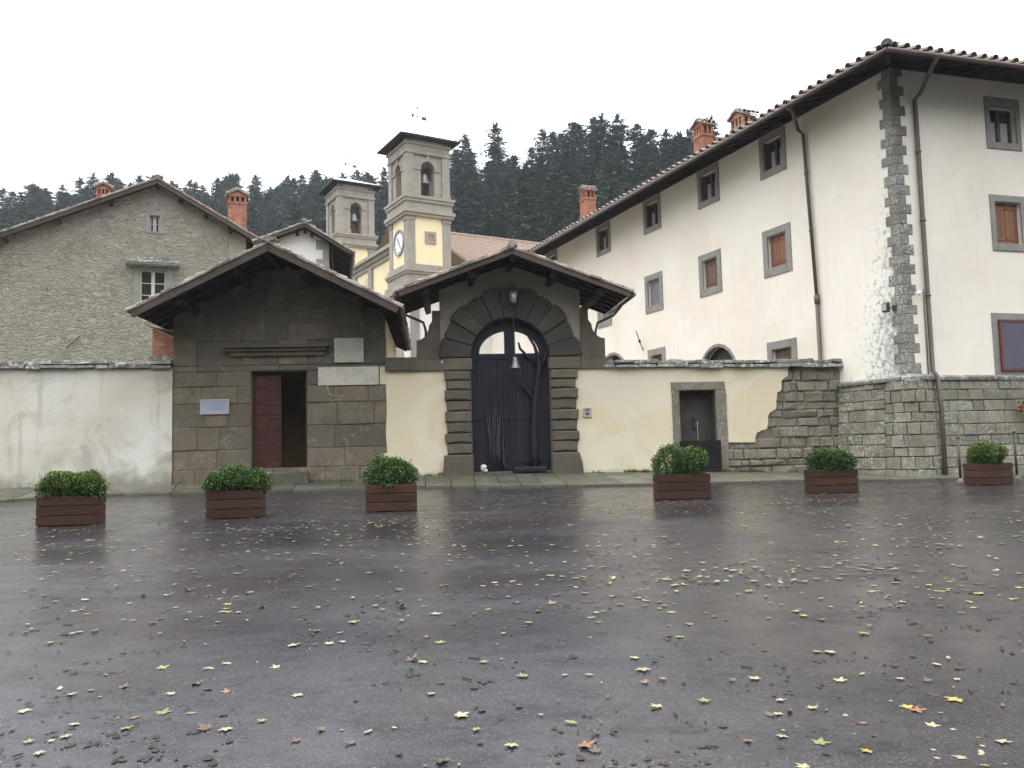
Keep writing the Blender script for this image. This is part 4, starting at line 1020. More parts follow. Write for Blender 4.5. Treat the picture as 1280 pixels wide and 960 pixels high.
def window(f, w, h, kind, label=None, root=None):
    root = root or wing; g = .004
    mb = MB(f); o = .035
    mb.box((w[0], -o, w[2]), (h[0], .03, w[3])); mb.box((h[1], -o, w[2]), (w[1], .03, w[3]))
    mb.box((h[0]+.002, -o-.002, h[3]), (h[1]-.002, .03, w[3]-.002)); mb.box((h[0]+.002, -o-.006, w[2]+.002), (h[1]-.002, .03, h[2]))
    W = mb.build('window', MT['grey'], root, bevel=.008, label=label)
    a, b, c, d = h[0]+g, h[1]-g, h[2]+g, h[3]-g; m = (a+b)/2
    if kind in ('sash', 'half'):
        mb = MB(f); v0, v1 = .16, .215; s_ = .065
        mb.box((a, v0, c), (a+s_, v1, d)); mb.box((b-s_, v0, c), (b, v1, d)); mb.box((m-s_*.8, v0-.01, c), (m+s_*.8, v1, d)); mb.box((a+s_, v0+.003, c), (b-s_, v1, c+s_)); mb.box((a+s_, v0+.003, d-s_), (b-s_, v1, d))
        zz_ = c+(d-c)*.62
        mb.build('frame', MT['sash'], W)
        mb = MB(f); mb.quad((a, .20, c), (b, .20, c), (b, .20, d), (a, .20, d)); mb.build('pane', MT['glass'], W)
        mb = MB(f)
        for (x0, x1) in ((a+s_+.02, m-s_), (m+s_, b-s_-.02)):
            n_ = 7
            for k in range(n_):
                p, q = x0+(x1-x0)*k/n_, x0+(x1-x0)*(k+1)/n_
                mb.quad((p, .235-(k % 2)*.02, c+.02), (q, .235-((k+1) % 2)*.02, c+.02), (q, .235-((k+1) % 2)*.02, c+(d-c)*.66), (p, .235-(k % 2)*.02, c+(d-c)*.66))
        mb.build('curtain', MT['whiteplastic'], W)
        if kind == 'half':     # inner shutter ajar on the left
            mb = MB(Fr(f.w(a+.01, .03, c+.01), f.az-62)); mb.box((0, 0, 0), ((b-a)*.42, .03, d-c-.02)); mb.build('shutter', MT['sash'], W)
    elif kind in ('shut', 'darkshut'):
        for (x0, x1) in ((a+.005, m-.006), (m+.006, b-.005)):
            mb = MB(f); n_ = 3; ww = (x1-x0)/n_
            for k in range(n_): mb.box((x0+k*ww+.003, .11+rng.uniform(0, .006), c+.01), (x0+(k+1)*ww-.003, .145, d-.01))
            mb.box((x0+.02, .095, c+.12), (x1-.02, .109, c+.2)); mb.box((x0+.02, .095, d-.2), (x1-.02, .109, d-.12))
            mb.build('shutter', MT['shutter' if kind == 'shut' else 'darkshutter'], W)
    elif kind == 'grey':
        mb = MB(f); mb.box((a, .12, c), (b, .15, d)); mb.box((b-.09, .08, c), (b-.04, .118, d)); mb.build('shutter', MT['greyboard'], W)
    elif kind == 'red':
        mb = MB(f); x0, x1, z0, z1 = h[0]-.02, h[1]+.12, h[2]-.05, h[3]+.04; s_ = .06
        mb.box((x0, -.11, z0), (x0+s_, -.05, z1)); mb.box((x1-s_, -.11, z0), (x1, -.05, z1)); mb.box((x0+s_+.001, -.108, z0), (x1-s_-.001, -.05, z0+s_)); mb.box((x0+s_+.001, -.108, z1-s_), (x1-s_-.001, -.05, z1))
        mb.build('frame', MT['red'], W)
        mb = MB(f); mb.box((x0+s_+.002, -.09, z0+s_+.002), (x1-s_-.002, -.055, z1-s_-.002)); mb.build('shutter', MT['screen'], W)
    return W
for k, (w, h) in enumerate(zip(UP, LH[:5])): window(LF, w, h, 'half')
for k, (w, h) in enumerate(zip(LO, LH[5:9])): window(LF, w, h, ('shut', 'darkshut', 'grey', 'grey')[k])
for w, h in zip(GD, LH[9:]): window(LF, w, h, 'darkshut')
window(RF, RW[0], RH[0], 'half'); window(RF, RW[1], RH[1], 'shut', 'window with closed orange brown wooden shutters'); window(RF, RW[2], RH[2], 'red', 'window closed by a dark panel in a red frame')
mb = MB(LF); mb.box((LEN, -.05, ZS-.24), (0.0, .05, ZS-.02)); mb.build('eaves_shade_strip', MT['timber'], wing)  # dark strip added to paint in the shade under the eaves
mb = MB(RF); mb.box((-.02, -.055, ZS-.24), (14, .05, ZS-.02)); mb.build('eaves_shade_strip', MT['timber'], wing)  # same painted eaves shade along the right face
# --- quoins
mb = MB(RF); mbl = MB(LF); z = sz+.12; k = 0
tops = []
while z < ZS-.3:
    h = rng.uniform(.265, .305); lr, ll = ((.45, .27) if k % 2 == 0 else (.28, .42)); lr += rng.uniform(-.03, .03); ll += rng.uniform(-.03, .03); r_ = rng.random()
    h = min(h, ZS-.24-z)
    mb.box((-.012, -.022, z+.004), (lr, .05, z+h-.004), 0, r_); mbl.box((-ll, -.022, z+.004), (.018, .05, z+h-.004), 0, r_)
    z += h; k += 1
mb.build('corner_quoins', MT['quoin'], wing, bevel=.012); mbl.build('corner_quoins', MT['quoin'], wing, bevel=.012)
# --- battered plinth round the corner and string course
rad = .7
def path(s):      # s<0 along left face, s>0 along right face; rounded corner
    a = LF.w(min(s, -rad), 0, 0) if s < -rad else None
    pl_, pr_ = LF.w(-rad, 0, 0), RF.w(rad, 0, 0)
    nL, nR = -LF.v, -RF.v
    if s <= -rad: return LF.w(s, 0, 0), nL
    if s >= rad: return RF.w(s, 0, 0), nR
    t_ = (s+rad)/(2*rad); c0 = RF.O
    P = pl_*(1-t_)**2+c0*(2*t_*(1-t_))+pr_*t_**2
    return P, (nL*(1-t_)+nR*t_).normalized()
def plf(s, v, z):
    P, n = path(s); off = .10+.16*max(0, (sz-z)/max(sz, .1))+.36*max(0, 1-abs(s)/rad)**.8
    return P+n*(off-v)+V3((0, 0, z-0))
mb = MB(WORLD)
PS = -abs(tt)-.05
for (sa, sb_, bw_) in ((PS, -rad, (.35, .7)), (-rad, rad, (.22, .36)), (rad, 14, (.35, .95))): ashlar(mb, sa, sb_, -.35, sz-.06, (.24, .36), bw_, jit=.035, cham=.022, gap=.006, rough=.012, fn=plf)
nn = 60; prev = None
for i in range(nn+1):
    s = -2.2+4.4*i/40 if i <= 40 else 2.2+11.8*(i-40)/20
    cur = [plf(s, .12, z) for z in (-.4, sz-.06)]
    if prev: mb.quad(prev[0], cur[0], cur[1], prev[1], 1, .5)
    prev = cur
mb.build('plinth', [MT['plinth'], MT['mortar']], wing)
mb = MB(WORLD); s = PS
while s < 14:
    e = s+rng.uniform(.3, .6); pts = []
    for (ss, zz_, vv) in ((s+.004, sz-.085, -.06), (e-.004, sz-.085, -.06), (e-.004, sz-.085, .25), (s+.004, sz-.085, .25), (s+.004, sz+.02+rng.uniform(-.01, .01), -.075), (e-.004, sz+.02+rng.uniform(-.01, .01), -.075), (e-.004, sz+.12, .25), (s+.004, sz+.12, .25)):
        pts.append(plf(ss, vv, zz_))
    mb.hexa(pts); s = e
mb.build('string_course', MT['slab'], wing, bevel=.02)
# --- roof with hip, eaves boards, rafters, gutters
def TIP(o, dz=0): p = inter(o); return V3((p.x, p.y, zb0+ze+(OV-o)*tan+dz))
DEEP = -7.5
for f, far, nm in ((LF, LEN-.6, 'L'), (RF, 14.0, 'R')):
    def E(u, o, dz=0, f=f): P = f.w(u, -o, 0); return V3((P.x, P.y, zb0+ze+(OV-o)*tan+dz))
    mbr, mbs, mbf = MB(WORLD), MB(WORLD), MB(WORLD)
    a, b = E(far, OV), TIP(OV); c, d = TIP(DEEP), E(far, DEEP)
    up_ = V3((0, 0, .045))
    mbr.quad(a+up_, b+up_, c+up_, d+up_); 
    mbs.quad(E(far, OV), TIP(OV), TIP(-.3), E(far, -.3))
    mbs.quad(a, b, b+up_, a+up_)
    eu = (b-a).normalized(); su = (E(far, DEEP)-E(far, OV)).normalized(); W = (b-a).length
    if nm == 'L':
        clip = lambda c_: (c_-Cn).dot(LF.v) <= (c_-Cn).dot(RF.v)+.06
        tiles(mbr, a+up_-su*.09, eu, su, W, 6, .36, .36, clip, rows=7, rad=.092)
    else:
        clip = lambda c_: (c_-Cn).dot(RF.v) <= (c_-Cn).dot(LF.v)+.06
        tiles(mbr, b+up_-su*.09, -eu if (a-b).dot(eu) < 0 and False else (a-b).normalized(), su, W, 6, .36, .36, clip, rows=7, rad=.092)
    if nm == 'L': ridge_tiles(mbr, TIP(OV, .09), TIP(DEEP, .09), .14)
    RO = mbr.build('roof', MT['tile'], wing)
    u = far
    while (u < TIPu if False else (u < -.3 if nm == 'L' else u > .3)):
        mbf.beam(E(u, OV-.05, -.07), E(u, -.2, -.07), .10, .08); u += .6 if nm == 'L' else -.6
    p, q = TIP(OV-.05, -.07), TIP(-.2, -.07)
    if nm == 'L': mbf.beam(p, q, .14, .14)
    mbs.build('eaves_boards', MT['timber'], RO); mbf.build('rafters', MT['timber'], RO)
    mg = MB(WORLD); mg.tube([E(far, OV+.06, -.045), TIP(OV+.06, -.045)], .065, 8); mg.build('gutter', MT['pipe'], RO)
    if nm == 'L': ROOFL = RO; EL = E
    else: ER = E
# --- downpipes
mb = MB(LF); (pu, pz) = LF.pick(1003.5, 166, -.1)
pu2, pz2 = LF.pick(1021, 372, -.1)
c0 = LF.loc(EL(LF.pick(985, 150, -OV)[0], OV+.04, -.08))
mb.tube([c0, c0+V3((.12, .12, -.12)), (pu-.1, -.2, pz+.12), (pu, -.1, pz-.05), (pu2, -.1, pz2+.05)], .055, 8)
mb.tube([(pu2, -.1, pz2+.08), (pu2, -.1, pz2-.18)], .085, 8); mb.tube([(pu2, -.1, pz2-.1), (pu2+.01, -.1, 0)], .062, 8)
for t_ in (.25, .6): mb.tube([(pu+(pu2-pu)*t_, -.1, pz+(pz2-pz)*t_+.03), (pu+(pu2-pu)*t_, -.1, pz+(pz2-pz)*t_-.03)], .07, 8)
mb.build('downpipe', MT['pipe'], wing)
mb = MB(RF); a, b = RF.pick(1143.5, 122, -.09), RF.pick(1166.5, 468, -.09); c0 = RF.loc(ER(RF.pick(1170, 70, -OV)[0], OV+.03, -.1))
pb = RF.pick(1174, 510, -.22); pc = RF.pick(1182, 594, -.42)
mb.tube([c0, c0+V3((-.02, .15, -.15)), (a[0]+.12, -.2, a[1]+.12), (a[0], -.09, a[1]-.06), (b[0], -.09, b[1]+.1), (b[0]+.01, -.24, b[1]-.08), (pb[0], -.3, pb[1]), (pc[0], -.42, -.05)], .062, 9)
for t_ in (.2, .45, .72): mb.tube([(a[0]+(b[0]-a[0])*t_, -.09, a[1]+(b[1]-a[1])*t_+.03), (a[0]+(b[0]-a[0])*t_, -.09, a[1]+(b[1]-a[1])*t_-.03)], .078, 9)
mb.tube([(b[0]-.10, -.03, b[1]), (b[0]-.09, -.03, b[1]+2.4)], .014, 6)
mb.build('downpipe', MT['pipe'], wing)
# --- chimneys on the left slope
def chimney(f, u, v, w, d, zt, zbase, parent, legs=.32, mat='brick', turn=0):
    C = Fr(f.w(u, v, 0), f.az+turn); mb = MB(C)
    hw, hd = w/2, d/2; zo = zt-legs-.24
    mb.box((-hw, -hd, zbase), (hw, hd, zo), 0); mb.box((-hw-.04, -hd-.04, zo-.10), (hw+.04, hd+.04, zo-.002), 0)
    n = 3
    for sx in range(n+1):
        x = -hw+.02+(w-.14)*sx/n
        for sy in (-hd, hd-.11): mb.box((x, sy, zo), (x+.10, sy+.11, zo+legs), 0)
    for sx in (-hw, hw-.11): mb.box((sx+.001, -.05, zo), (sx+.109, .05, zo+legs), 0)
    mb.box((-hw+.14, -hd+.14, zo), (hw-.14, hd-.14, zo+legs), 1)
    mb.box((-hw-.02, -hd-.02, zo+legs), (hw+.02, hd+.02, zo+legs+.05), 0)
    z = zo+legs+.051; ap = z+w*.30
    mb.prism([(-hw, z), (hw, z), (0, ap-.03)], -hd, hd, 0)
    for sg in (-1, 1):
        e = V3((sg*(hw+.1), -hd-.1, z-.02)); s_ = V3((-sg*(hw+.1), 0, ap-z+.03))
        x = [e, e+s_, e+s_+V3((0, d+.2, 0)), e+V3((0, d+.2, 0))]
        up2 = V3((0, 0, .05)); mb.hexa([x[0], x[1], x[2], x[3], x[0]+up2, x[1]+up2, x[2]+up2, x[3]+up2], 2)
        tiles(mb, e+up2, (0, 1, 0), s_, d+.2, s_.length, .2, .3, m=2)
    mb.build('chimney', [MT[mat], MT['black'], MT['tile']], parent)
def zroof(v): return ze+(OV+v)*tan
for (px, yt, w, v, mt) in ((734, 233, .70, 1.3, 'brick'), (878, 150, .66, 1.6, 'brick'), (928, 139, .8, 2.6, 'brickold')):
    u, z = LF.pick(px, yt, v); chimney(LF, u, v, w, w*.8, z-.12, zroof(v)-.4, ROOFL, .34, mt, 180+97-180-97)
# --- fittings on the corner
q = LF.pick(1110, 384, -.15); fl = thing('floodlight', 'small black floodlight on the left side of the quoined corner', 'floodlight', LF, (q[0], -.03, q[1]-.2))
mb = MB(LF); mb.hexa([(q[0]-.1, -.3, q[1]-.12), (q[0]+.1, -.3, q[1]-.12), (q[0]+.1, -.18, q[1]-.15), (q[0]-.1, -.18, q[1]-.15), (q[0]-.1, -.3, q[1]+.10), (q[0]+.1, -.3, q[1]+.10), (q[0]+.1, -.18, q[1]+.13), (q[0]-.1, -.18, q[1]+.13)]); mb.build('housing', MT['iron'], fl, bevel=.01)
mb = MB(LF); mb.quad((q[0]-.08, -.304, q[1]-.1), (q[0]+.08, -.304, q[1]-.1), (q[0]+.08, -.304, q[1]+.08), (q[0]-.08, -.304, q[1]+.08)); mb.build('lens', MT['plastic'], fl)
mb = MB(LF); mb.tube([(q[0], -.2, q[1]-.02), (q[0]+.1, -.03, q[1]-.04)], .02, 6); mb.box((q[0]+.06, -.06, q[1]-.12), (q[0]+.18, .0, q[1]+.04)); mb.build('bracket', MT['iron'], fl)
q = RF.pick(1148, 366, -.25); sc = thing('security_camera', 'small white security camera on an arm beside the corner downpipe', 'camera', RF, (q[0], -.1, q[1]-.1))
mb = MB(RF); mb.tube([(q[0]-.12, -.3, q[1]-.05), (q[0]+.08, -.24, q[1]+.02)], .05, 10); mb.build('camera_body', MT['whiteplastic'], sc)
mb = MB(RF); mb.tube([(q[0]+.04, -.24, q[1]+.02), (q[0]+.2, -.2, q[1]+.06), (q[0]+.26, -.03, q[1]+.04)], .02, 6); mb.build('arm', MT['plastic'], sc)
a, b = LF.pick(795, 414, -.5), LF.pick(803, 439, -.03)
sd_ = thing('sundial_rod', 'thin slanting iron sundial rod on the white side wall', 'sundial', LF, (b[0], 0, b[1]))
mb = MB(LF); mb.tube([(a[0], -.5, a[1]), (b[0], 0.02, b[1])], .022, 6); mb.tube([(lambda t_: V3((a[0]+(b[0]-a[0])*t_, -.5+.5*t_, a[1]+(b[1]-a[1])*t_)))(x) for x in (.42, .5, .58)], [.03, .07, .03], 6)
mb.build('rod', MT['iron'], sd_)
# flower pot at the right edge
q = RF.pick(1277, 508, -.45); fp = thing('flower_pot', 'red flowers in a small clay pot hung on the stone plinth', 'flower pot', RF, (q[0]+.12, -.5, q[1]-.3))
c = V3((q[0]+.12, -.5, q[1]-.2)); mb = MB(RF); mb.lathe([(.09, -.13), (.13, .07), (.145, .075), (.145, .11), (.11, .11)], c, 14); mb.build('pot', MT['clay'], fp)
mb = MB(RF); mg = MB(RF)
for k in range(260):
    p = c+V3((rng.gauss(0, .11), rng.gauss(0, .09), .18+rng.gauss(0, .09))); d_ = V3((rng.gauss(0, 1), rng.gauss(0, 1), rng.gauss(0, 1))).normalized()*.035; e_ = V3((rng.gauss(0, 1), rng.gauss(0, 1), rng.gauss(0, 1))).normalized()*.03
    (mb if rng.random() < .45 else mg).poly([p-d_, p+e_, p+d_, p-e_])
mb.build('blossoms', MT['flower'], fp); mg.build('foliage', MT['box'], fp)
mb = MB(RF); mb.tube([c+V3((0, .12, .05)), c+V3((0, .42, .1))], .012, 5); mb.build('bracket', MT['iron'], fp)

# ================================================================== STONE HOUSE
SF = Fr(at(284, 420, 40.0), 69); S0 = -SF.O.z+.9
sh = thing('stone_house', 'rubble stone house gable with slate hooded window and brick chimneys', 'house', SF, (0, 0, S0))
VO2 = -.55
sL, sA, sR = SF.pick(-70, 316, VO2), SF.pick(197, 224, VO2), SF.pick(323, 299, VO2)
def rz3(u):
    if u < sA[0]: return sL[1]+(sA[1]-sL[1])*(u-sL[0])/(sA[0]-sL[0])
    return sR[1]+(sA[1]-sR[1])*(u-sR[0])/(sA[0]-sR[0])
def gpanel(mb, us, zf, z0, holes, depth=.3, v=0):
    us = sorted(set(us) | {x for h in holes for x in h[:2]})
    for a, b in zip(us, us[1:]):
        hs = sorted([h for h in holes if h[0] < (a+b)/2 < h[1]], key=lambda h: h[2]); z = z0
        for h in hs: mb.quad((a, v, z), (b, v, z), (b, v, h[2]), (a, v, h[2])); z = h[3]
        mb.quad((a, v, z), (b, v, z), (b, v, zf(b)), (a, v, zf(a)))
    for (a, b, c, d) in holes:
        w = v+depth
        mb.quad((a, v, c), (a, v, d), (a, w, d), (a, w, c)); mb.quad((b, v, d), (b, v, c), (b, w, c), (b, w, d)); mb.quad((a, v, d), (b, v, d), (b, w, d), (a, w, d)); mb.quad((b, v, c), (a, v, c), (a, w, c), (b, w, c))
p, q = SF.pick(175, 338), SF.pick(207.5, 338); zt_ = SF.pick(190, 338.5)[1]; W1 = (p[0], q[0], zt_-1.75, zt_)
p, q = SF.pick(187, 269), SF.pick(199.5, 290); W2 = (p[0], q[0], q[1], p[1])
mb = MB(SF); gpanel(mb, [sL[0]+.5, sA[0], 0], lambda u: rz3(u)-.1, S0-.5, [W1, W2]); mb.quad((0, 0, S0-.5), (0, 8, S0-.5), (0, 8, rz3(0)-.1), (0, 0, rz3(0)-.1)); mb.build('wall', MT['rubble'], sh)
ue = SF.pick(307, 300, .3)[0]
mb = MB(SF); mb.prism([(-.02, S0-.4), (ue, S0-.4), (ue, rz3(ue)-.14), (-.02, rz3(0)-.14)], .12, 8); mb.build('plaster_return', MT['pl_gable'], sh)
def frame_win(W, mat, parent, mull=(1, 3), pad=.14, surmat='grey'):
    mb = MB(SF); o = -.03
    mb.box((W[0]-pad*2, o, W[2]-pad), (W[0], .02, W[3]+pad)); mb.box((W[1], o, W[2]-pad), (W[1]+pad*2, .02, W[3]+pad)); mb.box((W[0], o, W[3]), (W[1], .02, W[3]+pad)); mb.box((W[0], o-.004, W[2]-pad), (W[1], .02, W[2]))
    w = mb.build('window', MT[surmat], parent)
    mb = MB(SF); s_ = .07; a, b, c, d = W
    m = (a+b)/2
    for x in ((a, a+s_), (m-s_*1.1, m+s_*1.1), (b-s_, b)): mb.box((x[0], .13, c), (x[1], .19, d))
    for k in range(mull[1]+1):
        z = c+(d-c-s_*.5)*k/mull[1]; mb.box((a+s_, .135, z), (m-s_*1.1, .185, z+s_*.5)); mb.box((m+s_*1.1, .135, z), (b-s_, .185, z+s_*.5))
    mb.build('frame', MT[mat], w)
    mb = MB(SF); mb.quad((a, .17, c), (b, .17, c), (b, .17, d), (a, .17, d)); mb.build('pane', MT['darkglass'], w); return w
w1 = frame_win(W1, 'whitesash', sh)
mb = MB(SF); z = W1[3]+.22; u = W1[0]-.55
mb.prism([(W1[0]-.6, z), (W1[1]+.6, z), (W1[1]+.6, z+.06), (W1[0]-.6, z+.06)], -.5, .1)
while u < W1[1]+.5:
    e = u+rng.uniform(.25, .5); mb.hexa([(u, -.55+rng.uniform(0, .05), z+.065), (min(e, W1[1]+.6), -.55+rng.uniform(0, .05), z+.065), (min(e, W1[1]+.6), .05, z+.25), (u, .05, z+.25), (u, -.53, z+.13), (min(e, W1[1]+.6), -.53, z+.13), (min(e, W1[1]+.6), .05, z+.33), (u, .05, z+.33)]); u = e
mb.box((W1[0]-.1, -.2, z+.25), (W1[1]+.15, .05, z+.38))
mb.build('hood', MT['slab'], w1)
w2 = frame_win(W2, 'plastic', sh, (1, 2), .08)
HT, HE = gable_roof(sh, SF, sL, sA, sR, VO2, 9, .22, npur=(.25, .5, .75), col=.27, expo=.36)
u, z = SF.pick(296.5, 243, 1.5); chimney(SF, u, 1.5, .88, .88, z, rz3(u)-1.0, HT, .28)
u, z = SF.pick(130, 233, 3.5); chimney(SF, u, 3.5, .68, .68, z, rz3(u)-.8, HT, .25)
mb = MB(SF); a, b = SF.pick(83, 435, -.3), SF.pick(100, 420, -.02); mb.tube([(a[0], -.3, a[1]), (b[0], .0, b[1])], .025, 6); mb.build('iron_stay', MT['iron'], sh)
# brick annex behind the boundary wall
a, b = GW(190.5, 430, 1.2)[0], GW(216, 430, 1.2)[0]; z1, z2 = GW(190, 411, 1.2)[1], GW(216, 421, 1.2)[1]
ba = thing('brick_annex', 'orange brick annex with small tiled roof between stone house and gatehouse', 'shed', WF, ((a+b)/2, 1.2, 0))
mb = MB(WF); mb.prism([(a, -.3), (b+.5, -.3), (b+.5, z2-.25), (b, z2-.03), (a, z1)], 1.2, 3.4); mb.build('wall', MT['brick'], ba)
mb = MB(WF); sl = V3((b+.5-a+.3, 0, (z2-z1)*1.5)); e = V3((a-.2, 1.0, z1+.10)); mb.hexa([e, e+sl, e+sl+V3((0, 2.6, 0)), e+V3((0, 2.6, 0)), e+V3((0, 0, .06)), e+sl+V3((0, 0, .06)), e+sl+V3((0, 2.6, .06)), e+V3((0, 2.6, .06))])
tiles(mb, e+sl+V3((0, 0, .06)), (0, 1, 0), -sl, 2.6, sl.length, .24, .33); mb.build('roof', MT['tile'], ba)
mb = MB(WF); mb.box((a-.05, 1.1, GW(200, 446.5, 1.2)[1]-.1), (b+.1, 1.25, GW(200, 445.5, 1.2)[1])); mb.build('sill', MT['slab'], ba)

# ================================================================== WHITE GABLED HOUSE
HF = Fr(at(411, 340, 36.0), 78); H0 = -HF.O.z+1.0
wh = thing('white_house', 'small white plastered house with tiled gable behind the gatehouse roof', 'house', HF, (-3, 0, H0))
hL, hA, hR = HF.pick(318, 302, -.5), HF.pick(381, 279.5, -.5), HF.pick(441, 315.5, -.5)
def rz4(u):
    if u < hA[0]: return hL[1]+(hA[1]-hL[1])*(u-hL[0])/(hA[0]-hL[0])
    return hR[1]+(hA[1]-hR[1])*(u-hR[0])/(hA[0]-hR[0])
hu0 = hL[0]+.6
mb = MB(HF); mb.prism([(hu0, H0-.3), (0, H0-.3), (0, rz4(0)-.1), (hA[0], hA[1]-.12), (hu0, rz4(hu0)-.1)], 0, 9); mb.build('wall', MT['pl_white'], wh)
mb = MB(HF); z = H0; k = 0
while z < rz4(-.2)-.3:
    h = .42; mb.box((-.26-(.28 if k % 2 else 0), -.02, z+.004), (.015, .3, z+h-.004)); z += h; k += 1
mb.build('corner_quoins', MT['grey'], wh)
gable_roof(wh, HF, hL, hA, hR, -.5, 9.3, .16, npur=(.4, .8), purl=(.12, .14))

# ================================================================== REAR BUILDING seen through the fanlight
BF = Fr(at(640, 430, 52.0), 88); B0 = -BF.O.z+1.2
bu0, bu1 = BF.pick(505, 420)[0], BF.pick(700, 420)[0]; bt = BF.pick(640, 362)[1]
rb = thing('rear_building', 'white building across the court, seen through the gate fanlight', 'building', BF, ((bu0+bu1)/2, 0, B0))
p, q = BF.pick(625, 427), BF.pick(641, 427); hw_ = (p[0], q[0], p[1]-1.6, p[1])
mb = MB(BF); panel(mb, bu0, bu1, B0-.3, bt, [hw_], 0, .25); mb.box((bu0, .26, B0), (bu1, 8, bt)); mb.build('wall', MT['pl_white'], rb)
mb = MB(BF); mb.box((hw_[0]-.22, -.04, hw_[2]-.2), (hw_[0], .02, hw_[3]+.22)); mb.box((hw_[1], -.04, hw_[2]-.2), (hw_[1]+.22, .02, hw_[3]+.22)); mb.box((hw_[0], -.04, hw_[3]), (hw_[1], .02, hw_[3]+.22)); mb.box((hw_[0], -.045, hw_[2]-.2), (hw_[1], .02, hw_[2]))
ww = mb.build('window', MT['grey'], rb); mb = MB(BF); mb.box((hw_[0], .12, hw_[2]), (hw_[1], .2, hw_[3])); mb.build('shutter', MT['darkshutter'], ww)
p0, p1 = BF.pick(513, 410)[0], BF.pick(524.5, 410)[0]; mb = MB(BF); mb.box((p0, -.12, B0), (p1, .05, bt-.05)); mb.build('pilaster', MT['grey'], rb)
mb = MB(BF); mb.hexa([(bu0-.4, -.6, bt-.1), (bu1+.4, -.6, bt-.1), (bu1+.4, 8.5, bt+.3), (bu0-.4, 8.5, bt+.3), (bu0-.4, -.6, bt), (bu1+.4, -.6, bt), (bu1+.4, 8.5, bt+.4), (bu0-.4, 8.5, bt+.4)]); mb.build('roof', MT['tile'], rb)

